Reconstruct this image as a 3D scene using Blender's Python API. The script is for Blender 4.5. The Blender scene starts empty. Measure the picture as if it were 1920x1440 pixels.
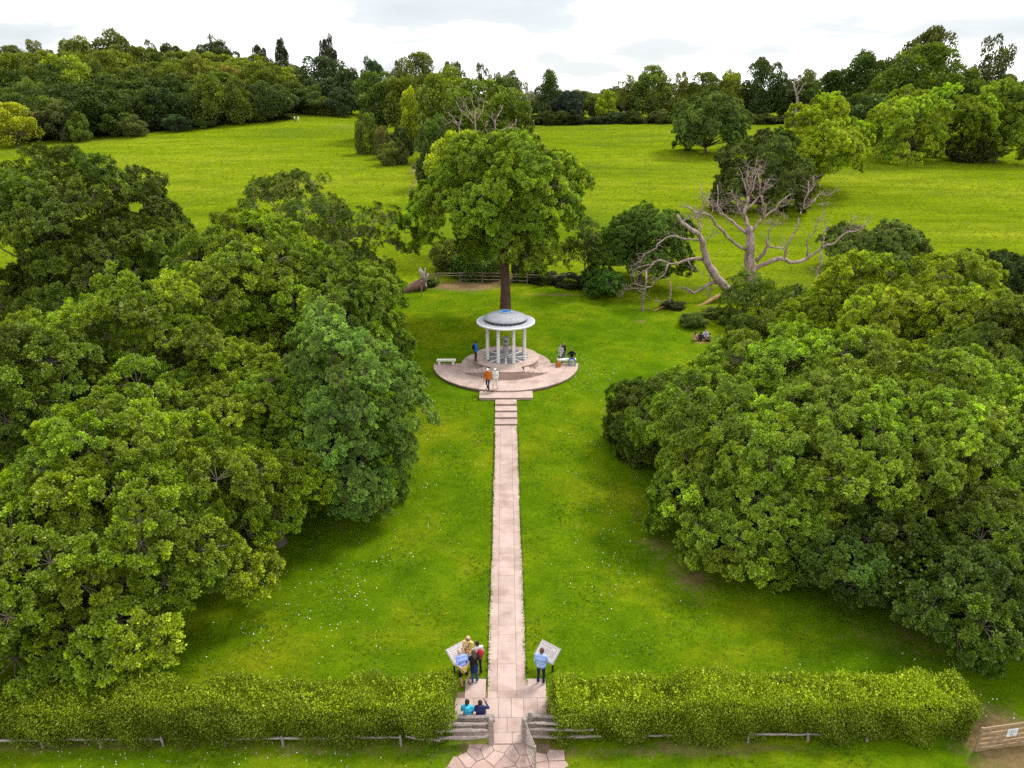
import bpy, bmesh, math, random
import numpy as np
from mathutils import Vector, Matrix

R = math.radians
random.seed(7)
rng = np.random.default_rng(7)
scene = bpy.context.scene
COL = scene.collection

# ------------------------------------------------------------------ camera
CAM_H, PITCH, YAW, FPX = 22.5, R(21.7), R(0.52), 1331.0
cam_d = bpy.data.cameras.new('camera')
cam = bpy.data.objects.new('camera', cam_d)
COL.objects.link(cam)
cam.location = (0, 0, CAM_H)
cam.rotation_euler = (R(90) - PITCH, 0, -YAW)
cam_d.sensor_width = 36.0
cam_d.lens = FPX / 1920 * 36.0
cam_d.clip_start = 0.5
cam_d.clip_end = 6000
scene.camera = cam

# ------------------------------------------------------------------ sky, sun, exposure
SUN_EL, SUN_AZ = R(56), R(50)      # azimuth from +Y (ahead of the camera) towards +X
SUN_STRENGTH, CLOUD_LIGHT, SKY_STRENGTH = 1.5, 0.72, 0.10
world = bpy.data.worlds.new('World')
scene.world = world
world.use_nodes = True
wn, wl = world.node_tree.nodes, world.node_tree.links
wn.clear()
w_out = wn.new('ShaderNodeOutputWorld')
w_sky = wn.new('ShaderNodeTexSky')
w_sky.sky_type = 'NISHITA'
w_sky.sun_disc = False
w_sky.sun_elevation = SUN_EL
w_sky.sun_rotation = SUN_AZ
w_bg = wn.new('ShaderNodeBackground'); w_bg.inputs['Strength'].default_value = SKY_STRENGTH
wl.new(w_sky.outputs[0], w_bg.inputs['Color'])
w_tc = wn.new('ShaderNodeTexCoord')
w_sep = wn.new('ShaderNodeSeparateXYZ'); wl.new(w_tc.outputs['Generated'], w_sep.inputs[0])
def wmath(op, a, b=None, c=None):
    n = wn.new('ShaderNodeMath'); n.operation = op
    for i, v in enumerate((a, b, c)):
        if v is None: continue
        if isinstance(v, (int, float)): n.inputs[i].default_value = v
        else: wl.new(v, n.inputs[i])
    return n.outputs[0]
zc = wmath('ADD', wmath('ABSOLUTE', w_sep.outputs['Z']), 0.16)
cx_ = wmath('DIVIDE', w_sep.outputs['X'], zc)
cy_ = wmath('DIVIDE', w_sep.outputs['Y'], zc)
w_cmb = wn.new('ShaderNodeCombineXYZ')
wl.new(cx_, w_cmb.inputs[0]); wl.new(wmath('MULTIPLY', cy_, 1.0), w_cmb.inputs[1]); w_cmb.inputs[2].default_value = 15.9
w_n = wn.new('ShaderNodeTexNoise')
w_n.inputs['Scale'].default_value = 0.95; w_n.inputs['Detail'].default_value = 7; w_n.inputs['Roughness'].default_value = 0.52
wl.new(w_cmb.outputs[0], w_n.inputs['Vector'])
w_r = wn.new('ShaderNodeValToRGB')
w_r.color_ramp.elements[0].position = 0.30; w_r.color_ramp.elements[0].color = (0.405, 0.43, 0.455, 1)
w_r.color_ramp.elements[1].position = 0.50; w_r.color_ramp.elements[1].color = (1.06, 1.06, 1.07, 1)
e = w_r.color_ramp.elements.new(0.405); e.color = (0.47, 0.49, 0.505, 1)
wl.new(w_n.outputs['Fac'], w_r.inputs['Fac'])
w_cl = wn.new('ShaderNodeBackground'); w_cl.inputs['Strength'].default_value = CLOUD_LIGHT
wl.new(w_r.outputs['Color'], w_cl.inputs['Color'])
w_mix = wn.new('ShaderNodeMixShader'); w_mix.inputs[0].default_value = 0.92
wl.new(w_bg.outputs[0], w_mix.inputs[1]); wl.new(w_cl.outputs[0], w_mix.inputs[2])
wl.new(w_mix.outputs[0], w_out.inputs['Surface'])

sun_d = bpy.data.lights.new('sun', 'SUN')
sun_d.energy = SUN_STRENGTH; sun_d.angle = R(14); sun_d.color = (1.0, 0.95, 0.86)
sun = bpy.data.objects.new('sun', sun_d); COL.objects.link(sun)
sdir = Vector((math.sin(SUN_AZ) * math.cos(SUN_EL), math.cos(SUN_AZ) * math.cos(SUN_EL), math.sin(SUN_EL)))
sun.rotation_euler = sdir.to_track_quat('Z', 'Y').to_euler()
sun.location = sdir * 60

vs = scene.view_settings
vs.view_transform = 'Standard'; vs.look = 'None'; vs.gamma = 1.0; vs.exposure = 1.35; vs.use_curve_mapping = False
cy = scene.cycles
cy.max_bounces = 6; cy.diffuse_bounces = 2; cy.glossy_bounces = 2; cy.transmission_bounces = 3; cy.transparent_max_bounces = 4
cy.use_denoising = False
cy.caustics_reflective = False; cy.caustics_refractive = False

# ------------------------------------------------------------------ helpers
def ray(px, py):
    u, v = (px - 960) / FPX, (720 - py) / FPX
    f = math.cos(PITCH) + v * math.sin(PITCH); z = -math.sin(PITCH) + v * math.cos(PITCH)
    x = u * math.cos(YAW) + f * math.sin(YAW); y = f * math.cos(YAW) - u * math.sin(YAW)
    return x, y, z
def P(px, py, D):                       # the point of the sight line at distance D ahead
    x, y, z = ray(px, py); t = D / y
    return Vector((x * t, D, CAM_H + z * t))
def scale_at(p):                        # metres per photo pixel at a point
    return (p[1] * math.cos(PITCH) + (CAM_H - p[2]) * math.sin(PITCH)) / FPX

PY = [-400, 30, 34, 39, 45.6, 50, 62, 66, 80, 120, 160, 200, 250, 300, 400, 600, 3000]
PZ = [0, 0, 0.05, 0.45, 1.08, 1.62, 1.82, 2.4, 3.2, 5.5, 8.4, 11.8, 15.4, 17.6, 18.6, 20, 22]
def sstep(t, a, b):
    t = np.clip((t - a) / (b - a), 0, 1); return t * t * (3 - 2 * t)
def H(x, y):
    x = np.asarray(x, float); y = np.asarray(y, float)
    s = 0
    for d in (-1.5, 0, 1.5): s = s + np.interp(y + d * (1 if False else np.clip((y - 60) / 20, 0.12, 4)), PY, PZ)
    h = s / 3
    h = h + sstep(y, 225, 390) * sstep(-x, 10, 150) * 15
    h = h + sstep(y, 170, 265) * sstep(-x, 0, 70) * 2.6
    h = h + sstep(y, 90, 140) * (0.35 * np.sin(x * 0.045 + y * 0.02) + 0.25 * np.sin(y * 0.09 + x * 0.015))
    return h
def h1(x, y): return float(H(x, y))
def G(px, py):                          # ground point under a photo position
    lo, hi = 5.0, 600.0
    x, y, z = ray(px, py)
    prev = lo
    for k in range(1, 1200):
        D = lo + 0.5 * k
        t = D / y
        if CAM_H + z * t < h1(x * t, D):
            a, b = prev, D
            for _ in range(18):
                m = (a + b) / 2; t = m / y
                if CAM_H + z * t < h1(x * t, m): b = m
                else: a = m
            t = b / y
            return Vector((x * t, b, h1(x * t, b)))
        prev = D
    t = 400 / y
    return Vector((x * t, 400, h1(x * t, 400)))

def tag(o, label=None, cat=None, group=None, kind=None):
    if label: o['label'] = label
    if cat: o['category'] = cat
    if group: o['group'] = group
    if kind: o['kind'] = kind
    return o
def empty(name, loc=(0, 0, 0), rz=0.0):
    o = bpy.data.objects.new(name, None); COL.objects.link(o)
    o.location = loc; o.rotation_euler = (0, 0, rz); o.empty_display_size = 0.3
    return o
def link(name, me, parent=None, loc=None, rz=None):
    o = bpy.data.objects.new(name, me); COL.objects.link(o)
    if parent is not None: o.parent = parent
    if loc is not None: o.location = loc
    if rz is not None: o.rotation_euler = (0, 0, rz)
    return o

class MB:
    def __init__(s): s.v, s.f, s.m = [], [], []
    def add(s, vs, fs, m=0):
        b = len(s.v); s.v += [tuple(p) for p in vs]; s.f += [tuple(b + i for i in f) for f in fs]; s.m += [m] * len(fs); return s
    def box(s, c, d, rz=0.0, m=0, ry=0.0, rx=0.0):
        M = Matrix.Translation(Vector(c)) @ Matrix.Rotation(rz, 4, 'Z') @ Matrix.Rotation(ry, 4, 'Y') @ Matrix.Rotation(rx, 4, 'X')
        vs = [M @ Vector((x * d[0] / 2, y * d[1] / 2, z * d[2] / 2)) for x in (-1, 1) for y in (-1, 1) for z in (-1, 1)]
        return s.add(vs, [(0, 1, 3, 2), (4, 6, 7, 5), (0, 4, 5, 1), (2, 3, 7, 6), (0, 2, 6, 4), (1, 5, 7, 3)], m)
    def prism(s, poly, z0, z1, m=0):
        n = len(poly)
        z0s = z0 if hasattr(z0, '__len__') else [z0] * n; z1s = z1 if hasattr(z1, '__len__') else [z1] * n
        vs = [(p[0], p[1], z0s[i]) for i, p in enumerate(poly)] + [(p[0], p[1], z1s[i]) for i, p in enumerate(poly)]
        fs = [tuple(range(n - 1, -1, -1)), tuple(range(n, 2 * n))] + [(i, (i + 1) % n, n + (i + 1) % n, n + i) for i in range(n)]
        return s.add(vs, fs, m)
    def lathe(s, prof, n=32, c=(0, 0, 0), m=0, closed=False, a0=0.0, a1=2 * math.pi):
        full = abs(a1 - a0 - 2 * math.pi) < 1e-6
        k = n if full else n + 1
        vs, fs = [], []
        for r, z in prof:
            for i in range(k):
                a = a0 + (a1 - a0) * i / n
                vs.append((c[0] + r * math.cos(a), c[1] + r * math.sin(a), c[2] + z))
        L = len(prof)
        for j in range(L if closed else L - 1):
            for i in range(n):
                i2 = (i + 1) % k; j2 = (j + 1) % L
                fs.append((j * k + i, j * k + i2, j2 * k + i2, j2 * k + i))
        return s.add(vs, fs, m)
    def tube(s, pts, rad, n=6, m=0, cap=True):
        pts = [Vector(p) for p in pts]; vs, fs = [], []
        L = len(pts); up = Vector((0.3, 0.2, 1)).normalized()
        for i, p in enumerate(pts):
            d = (pts[min(i + 1, L - 1)] - pts[max(i - 1, 0)])
            d = d.normalized() if d.length > 1e-9 else Vector((0, 0, 1))
            a = d.cross(up)
            if a.length < 1e-3: a = d.cross(Vector((1, 0, 0)))
            a.normalize(); b = d.cross(a)
            r = rad[i] if hasattr(rad, '__len__') else rad
            for k in range(n):
                t = 2 * math.pi * k / n
                vs.append(p + a * (r * math.cos(t)) + b * (r * math.sin(t)))
        for i in range(L - 1):
            for k in range(n):
                fs.append((i * n + k, i * n + (k + 1) % n, (i + 1) * n + (k + 1) % n, (i + 1) * n + k))
        if cap:
            fs.append(tuple(range(n - 1, -1, -1))); fs.append(tuple((L - 1) * n + k for k in range(n)))
        return s.add(vs, fs, m)
    def ball(s, c, r, n=10, k=6, m=0, M=None):
        r = r if hasattr(r, '__len__') else (r, r, r)
        vs, fs = [], []
        for j in range(k + 1):
            t = math.pi * j / k
            for i in range(n):
                a = 2 * math.pi * i / n
                q = Vector((r[0] * math.sin(t) * math.cos(a), r[1] * math.sin(t) * math.sin(a), r[2] * math.cos(t)))
                if M is not None: q = M @ q
                vs.append(Vector(c) + q)
        for j in range(k):
            for i in range(n): fs.append((j * n + i, (j + 1) * n + i, (j + 1) * n + (i + 1) % n, j * n + (i + 1) % n))
        return s.add(vs, fs, m)
    def mesh(s, name, mats, smooth=False):
        me = bpy.data.meshes.new(name)
        me.from_pydata([tuple(p) for p in s.v], [], s.f)
        for mt in (mats if isinstance(mats, (list, tuple)) else [mats]): me.materials.append(mt)
        me.polygons.foreach_set('material_index', s.m)
        if smooth: me.polygons.foreach_set('use_smooth', [True] * len(s.f))
        me.update()
        return me
    def build(s, name, mats, parent=None, loc=None, rz=None, smooth=False):
        return link(name, s.mesh(name, mats, smooth), parent, loc, rz)

# ------------------------------------------------------------------ materials
def new_mat(name):
    m = bpy.data.materials.new(name); m.use_nodes = True
    nt = m.node_tree; nt.nodes.clear()
    return m, nt.nodes, nt.links
def N(nodes, typ, **kw):
    n = nodes.new(typ)
    for k, v in kw.items():
        if k in n.inputs.keys(): n.inputs[k].default_value = v
        else: setattr(n, k, v)
    return n
def ramp(nodes, stops):
    r = nodes.new('ShaderNodeValToRGB'); cr = r.color_ramp
    cr.elements[0].position, cr.elements[0].color = stops[0][0], (*stops[0][1], 1)
    cr.elements[1].position, cr.elements[1].color = stops[-1][0], (*stops[-1][1], 1)
    for p, c in stops[1:-1]:
        e = cr.elements.new(p); e.color = (*c, 1)
    return r
def mixc(nodes, links, fac, a, b, mode='MIX'):
    n = nodes.new('ShaderNodeMix'); n.data_type = 'RGBA'; n.blend_type = mode
    for s, v in ((n.inputs[0], fac), (n.inputs[6], a), (n.inputs[7], b)):
        if isinstance(v, (int, float)): s.default_value = v
        elif isinstance(v, tuple): s.default_value = (*v, 1) if len(v) == 3 else v
        else: links.new(v, s)
    return n.outputs[2]
def mth(nodes, links, op, a, b=0.0, clamp=False):
    n = nodes.new('ShaderNodeMath'); n.operation = op; n.use_clamp = clamp
    for i, v in enumerate((a, b)):
        if isinstance(v, (int, float)): n.inputs[i].default_value = v
        else: links.new(v, n.inputs[i])
    return n.outputs[0]

def leaf_material(name, own=None, trans=0.26):
    m, nn, ll = new_mat(name)
    oi = nn.new('ShaderNodeObjectInfo')
    at = N(nn, 'ShaderNodeAttribute', attribute_name='v')
    geo = nn.new('ShaderNodeNewGeometry')
    base = oi.outputs['Color'] if own is None else own
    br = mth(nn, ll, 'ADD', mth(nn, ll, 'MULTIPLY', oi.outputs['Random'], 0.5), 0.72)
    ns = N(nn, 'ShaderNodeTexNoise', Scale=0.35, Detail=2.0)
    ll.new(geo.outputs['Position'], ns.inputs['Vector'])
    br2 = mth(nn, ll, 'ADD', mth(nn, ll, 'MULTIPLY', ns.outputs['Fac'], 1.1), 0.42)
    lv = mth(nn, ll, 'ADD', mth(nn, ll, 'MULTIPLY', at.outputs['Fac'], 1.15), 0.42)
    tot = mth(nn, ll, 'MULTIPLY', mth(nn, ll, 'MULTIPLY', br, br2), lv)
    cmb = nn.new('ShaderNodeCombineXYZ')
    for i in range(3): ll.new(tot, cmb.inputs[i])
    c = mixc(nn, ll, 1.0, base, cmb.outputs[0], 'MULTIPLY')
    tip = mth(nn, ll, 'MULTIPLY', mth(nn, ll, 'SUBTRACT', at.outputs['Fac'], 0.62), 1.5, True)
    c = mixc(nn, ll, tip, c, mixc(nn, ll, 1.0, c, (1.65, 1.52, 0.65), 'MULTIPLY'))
    d = N(nn, 'ShaderNodeBsdfDiffuse'); ll.new(c, d.inputs['Color'])
    t = N(nn, 'ShaderNodeBsdfTranslucent')
    ll.new(mixc(nn, ll, 1.0, c, (1.15, 1.1, 0.5), 'MULTIPLY'), t.inputs['Color'])
    x = N(nn, 'ShaderNodeMixShader'); x.inputs[0].default_value = trans
    ll.new(d.outputs[0], x.inputs[1]); ll.new(t.outputs[0], x.inputs[2])
    g = N(nn, 'ShaderNodeBsdfGlossy', Roughness=0.42); g.inputs['Color'].default_value = (0.9, 0.95, 1, 1)
    y = N(nn, 'ShaderNodeMixShader'); y.inputs[0].default_value = 0.02
    ll.new(x.outputs[0], y.inputs[1]); ll.new(g.outputs[0], y.inputs[2])
    o = nn.new('ShaderNodeOutputMaterial'); ll.new(y.outputs[0], o.inputs['Surface'])
    return m
LEAF = leaf_material('foliage')

def rough_material(name, c1, c2, scale=6.0, rough=0.85, bump=0.3, stretch=(1, 1, 1), objcol=False, objvar=0.0, c3=None, scale2=0.6, detail=6, gen=False):
    m, nn, ll = new_mat(name)
    tc = nn.new('ShaderNodeTexCoord')
    mp = N(nn, 'ShaderNodeMapping'); mp.inputs['Scale'].default_value = stretch
    geo = nn.new('ShaderNodeNewGeometry')
    ll.new(tc.outputs['Object'] if gen else geo.outputs['Position'], mp.inputs['Vector'])
    ns = N(nn, 'ShaderNodeTexNoise', Scale=scale, Detail=detail, Roughness=0.62); ll.new(mp.outputs[0], ns.inputs['Vector'])
    r = ramp(nn, [(0.3, c1), (0.7, c2)]); ll.new(ns.outputs['Fac'], r.inputs['Fac'])
    c = r.outputs['Color']
    oi = nn.new('ShaderNodeObjectInfo')
    if c3 is not None:
        n2 = N(nn, 'ShaderNodeTexNoise', Scale=scale2, Detail=4.0); ll.new(mp.outputs[0], n2.inputs['Vector'])
        r2 = ramp(nn, [(0.47, (0, 0, 0)), (0.68, (1, 1, 1))]); ll.new(n2.outputs['Fac'], r2.inputs['Fac'])
        c = mixc(nn, ll, mth(nn, ll, 'MULTIPLY', r2.outputs['Color'], 0.8), c, c3)
    if objcol: c = mixc(nn, ll, 1.0, c, oi.outputs['Color'], 'MULTIPLY')
    if objvar:
        k = mth(nn, ll, 'ADD', mth(nn, ll, 'MULTIPLY', oi.outputs['Random'], objvar), 1 - objvar / 2)
        cmb = nn.new('ShaderNodeCombineXYZ')
        for i in range(3): ll.new(k, cmb.inputs[i])
        c = mixc(nn, ll, 1.0, c, cmb.outputs[0], 'MULTIPLY')
    b = N(nn, 'ShaderNodeBsdfPrincipled', Roughness=rough); ll.new(c, b.inputs['Base Color'])
    b.inputs['Specular IOR Level'].default_value = 0.25
    if bump:
        bp = N(nn, 'ShaderNodeBump', Strength=bump, Distance=0.05); ll.new(ns.outputs['Fac'], bp.inputs['Height']); ll.new(bp.outputs[0], b.inputs['Normal'])
    o = nn.new('ShaderNodeOutputMaterial'); ll.new(b.outputs[0], o.inputs['Surface'])
    return m
BARK = rough_material('bark', (0.55, 0.55, 0.55), (1.25, 1.2, 1.15), scale=3.0, stretch=(4, 4, 0.8), bump=0.9, objcol=True)
TWIG = rough_material('twig', (0.13, 0.10, 0.08), (0.24, 0.19, 0.16), scale=4.0, bump=0.3)
DEADWOOD = rough_material('dead_wood', (0.17, 0.110, 0.10), (0.53, 0.395, 0.36), scale=3.2, stretch=(2, 2, 0.7), bump=0.9, c3=(0.15, 0.105, 0.095), scale2=1.2)
LICHEN = rough_material('lichen_wood', (0.20, 0.12, 0.05), (0.42, 0.27, 0.09), scale=2.5, bump=0.7, c3=(0.33, 0.27, 0.23), scale2=0.7)
OAKWOOD = rough_material('weathered_oak', (0.17, 0.13, 0.115), (0.40, 0.34, 0.31), scale=7.0, stretch=(1, 5, 5), bump=0.6, objvar=0.25)
DARKRAIL = rough_material('dark_rail', (0.13, 0.088, 0.068), (0.29, 0.205, 0.16), scale=5, bump=0.4, objvar=0.3)
GATEWOOD = rough_material('gate_wood', (0.22, 0.14, 0.09), (0.42, 0.29, 0.19), scale=9, stretch=(1, 4, 4), bump=0.4, objvar=0.2)
STONE = rough_material('pink_sandstone', (0.38, 0.285, 0.25), (0.47, 0.36, 0.32), scale=1.6, bump=0.15, objvar=0.2, c3=(0.30, 0.205, 0.165), scale2=1.1)
STEPSTONE = rough_material('riser_stone', (0.36, 0.26, 0.215), (0.48, 0.37, 0.315), scale=2.5, bump=0.2, c3=(0.27, 0.19, 0.13), scale2=1.3)
CRAZY = rough_material('crazy_paving_stone', (0.30, 0.205, 0.18), (0.43, 0.32, 0.285), scale=3.0, bump=0.25, objvar=0.28, c3=(0.33, 0.22, 0.18), scale2=1.2)
JOINT = rough_material('joint_earth', (0.12, 0.08, 0.055), (0.22, 0.15, 0.10), scale=8, bump=0.3)
SOIL = rough_material('bare_soil', (0.11, 0.065, 0.05), (0.24, 0.15, 0.12), scale=5, bump=0.5, c3=(0.10, 0.11, 0.03), scale2=0.8)
WHITE = rough_material('white_stone', (0.64, 0.62, 0.61), (0.76, 0.74, 0.735), scale=2.5, rough=0.6, bump=0.06)
LEAD = rough_material('lead_grey', (0.24, 0.25, 0.275), (0.34, 0.35, 0.38), scale=2.5, rough=0.6, bump=0.1)
ROOFRIM = rough_material('pale_lead', (0.29, 0.30, 0.34), (0.41, 0.42, 0.46), scale=2.0, rough=0.6, bump=0.1)
PILLAR = rough_material('granite', (0.36, 0.335, 0.33), (0.48, 0.45, 0.445), scale=14, rough=0.6, bump=0.1)
SETT = rough_material('grey_setts', (0.13, 0.13, 0.14), (0.26, 0.26, 0.28), scale=7, bump=0.3)
def flat_mat(name, c, rough=0.75, var=0.18, scale=9.0, spec=0.3):
    a = tuple(v * (1 - var) for v in c); b = tuple(min(1, v * (1 + var)) for v in c)
    return rough_material(name, a, b, scale=scale, rough=rough, bump=0.15, detail=3)
GLASSBAND = flat_mat('dark_band', (0.05, 0.055, 0.07), 0.3)
BLUE = flat_mat('blue_glass', (0.02, 0.14, 0.45), 0.2, 0.3)
BLUERIM = flat_mat('pale_blue_metal', (0.24, 0.33, 0.43), 0.4)
BENCHSTONE = flat_mat('bench_stone', (0.72, 0.66, 0.60), 0.7, 0.08)
PANEL = flat_mat('board_panel', (0.46, 0.42, 0.405), 0.4, 0.05, 2.0)
FRAME = flat_mat('board_frame', (0.30, 0.28, 0.28), 0.45, 0.1)
INK = flat_mat('ink', (0.06, 0.05, 0.07), 0.6)
FADED = flat_mat('faded_ink', (0.24, 0.20, 0.21), 0.6)
METAL = flat_mat('dark_metal', (0.03, 0.03, 0.035), 0.5)

# ------------------------------------------------------------------ foliage building blocks
def leaf_arrays(p, d, n, L, W, v):
    s = np.cross(d, n); s /= np.linalg.norm(s, axis=1, keepdims=True) + 1e-9
    n = np.cross(s, d)
    L = L[:, None]; W = W[:, None]
    a = p; b = p + d * L * 0.55 + s * W + n * L * 0.12; c = p + d * L - n * L * 0.06; e = p + d * L * 0.55 - s * W + n * L * 0.12
    co = np.stack([a, b, c, e], 1).reshape(-1, 3)
    return co, np.repeat(v, 4)
def norm(a): return a / (np.linalg.norm(a, axis=1, keepdims=True) + 1e-9)
def leaf_mesh(name, chunks, mat, wood=None):
    co = np.concatenate([c for c, _ in chunks]); vv = np.concatenate([v for _, v in chunks])
    nq = len(co) // 4
    wv = np.array([tuple(p) for p in wood.v], float).reshape(-1, 3) if wood else np.zeros((0, 3))
    wf = [tuple(i + len(co) for i in f) for f in wood.f] if wood else []
    me = bpy.data.meshes.new(name)
    allv = np.concatenate([co, wv]) if len(wv) else co
    loops = np.arange(len(co)); tot = np.full(nq, 4)
    if wf:
        loops = np.concatenate([loops, np.array([i for f in wf for i in f])]); tot = np.concatenate([tot, np.array([len(f) for f in wf])])
    me.vertices.add(len(allv)); me.vertices.foreach_set('co', allv.astype(np.float32).ravel())
    me.loops.add(len(loops)); me.loops.foreach_set('vertex_index', loops.astype(np.int32))
    me.polygons.add(len(tot)); st = np.concatenate([[0], np.cumsum(tot)[:-1]])
    me.polygons.foreach_set('loop_start', st.astype(np.int32))
    me.materials.append(mat)
    if wf:
        me.materials.append(TWIG)
        me.polygons.foreach_set('material_index', np.concatenate([np.zeros(nq), np.ones(len(wf))]).astype(np.int32))
    me.update(calc_edges=True)
    at = me.attributes.new('v', 'FLOAT', 'POINT')
    at.data.foreach_set('value', np.concatenate([vv, np.full(len(wv), 0.3)]).astype(np.float32))
    return me
def rand_unit(r, n): return norm(r.normal(size=(n, 3)))

def make_bough(seed, clumps=8, sprigs=8, per=84, L=0.066, flat=0.7, droop=0.0):
    r = np.random.default_rng(seed)
    wood = MB(); chunks = []
    for j in range(clumps):
        a = j * 2.4 + r.uniform(-.4, .4); el = r.uniform(-0.25, 1.0)
        q0 = np.array([math.cos(a) * math.cos(el), math.sin(a) * math.cos(el), math.sin(el) * flat])
        cc = q0 * r.uniform(0.45, 0.80) + np.array([0, 0, -droop * 0.7])
        cr = r.uniform(0.24, 0.40)
        tipv = r.uniform(0.0, 0.35)
        wood.tube([(0, 0, -0.25), tuple(cc * 0.5 + r.normal(size=3) * 0.05 - np.array([0, 0, 0.06])), tuple(cc)], [0.018, 0.012, 0.006], n=4, cap=False)
        for k in range(sprigs):
            u = rand_unit(r, 1)[0] + q0 * 0.35 + np.array([0, 0, 0.45]); u /= np.linalg.norm(u)
            c = cc + u * cr * np.array([1, 1, 0.8]) * r.uniform(0.55, 1.1)
            m = int(per * r.uniform(0.7, 1.3)); out = norm((u + np.array([0, 0, 0.5]))[None])[0]
            q = norm(rand_unit(r, m) + out * 0.6)
            p = c + q * (0.13 * r.uniform(0.2, 1.0, (m, 1))) * r.uniform(0.8, 1.3)
            d = norm(q + rand_unit(r, m) * 0.5 + np.array([0, 0, -0.05]))
            nn = norm(out + rand_unit(r, m) * 0.7 + np.array([0, 0, 0.5]))
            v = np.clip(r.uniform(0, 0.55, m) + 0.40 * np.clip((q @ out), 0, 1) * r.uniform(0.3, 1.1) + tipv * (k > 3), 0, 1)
            Ls = L * r.uniform(0.65, 1.35, m)
            chunks.append(leaf_arrays(p, d, nn, Ls, Ls * r.uniform(0.28, 0.40, m), v))
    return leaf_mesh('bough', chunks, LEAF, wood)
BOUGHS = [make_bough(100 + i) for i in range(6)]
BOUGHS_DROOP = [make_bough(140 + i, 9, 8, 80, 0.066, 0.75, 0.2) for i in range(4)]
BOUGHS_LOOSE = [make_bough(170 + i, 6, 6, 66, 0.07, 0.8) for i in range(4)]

def crown_fill(seed, n, rad, L):
    r = np.random.default_rng(seed)
    u = rand_unit(r, n); q = r.uniform(0.3, 0.86, (n, 1)) ** 0.7
    p = u * q * np.array(rad)
    d = norm(u + rand_unit(r, n) * 0.8); nn = norm(u * 0.5 + rand_unit(r, n) + np.array([0, 0, 0.6]))
    Ls = L * r.uniform(0.7, 1.3, n)
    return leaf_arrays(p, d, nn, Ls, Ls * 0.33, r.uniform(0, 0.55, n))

def limb_path(a, b, r, sag=0.12):
    a = Vector(a); b = Vector(b); d = b - a; L = d.length
    pts = []
    for t in (0, 0.3, 0.6, 0.85, 1.0):
        o = Vector((r.normal(), r.normal(), r.normal())) * (0.05 * L * (1 if 0 < t < 1 else 0))
        pts.append(a + d * t + o + Vector((0, 0, sag * L * math.sin(math.pi * t) * 0.5)))
    return pts

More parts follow.
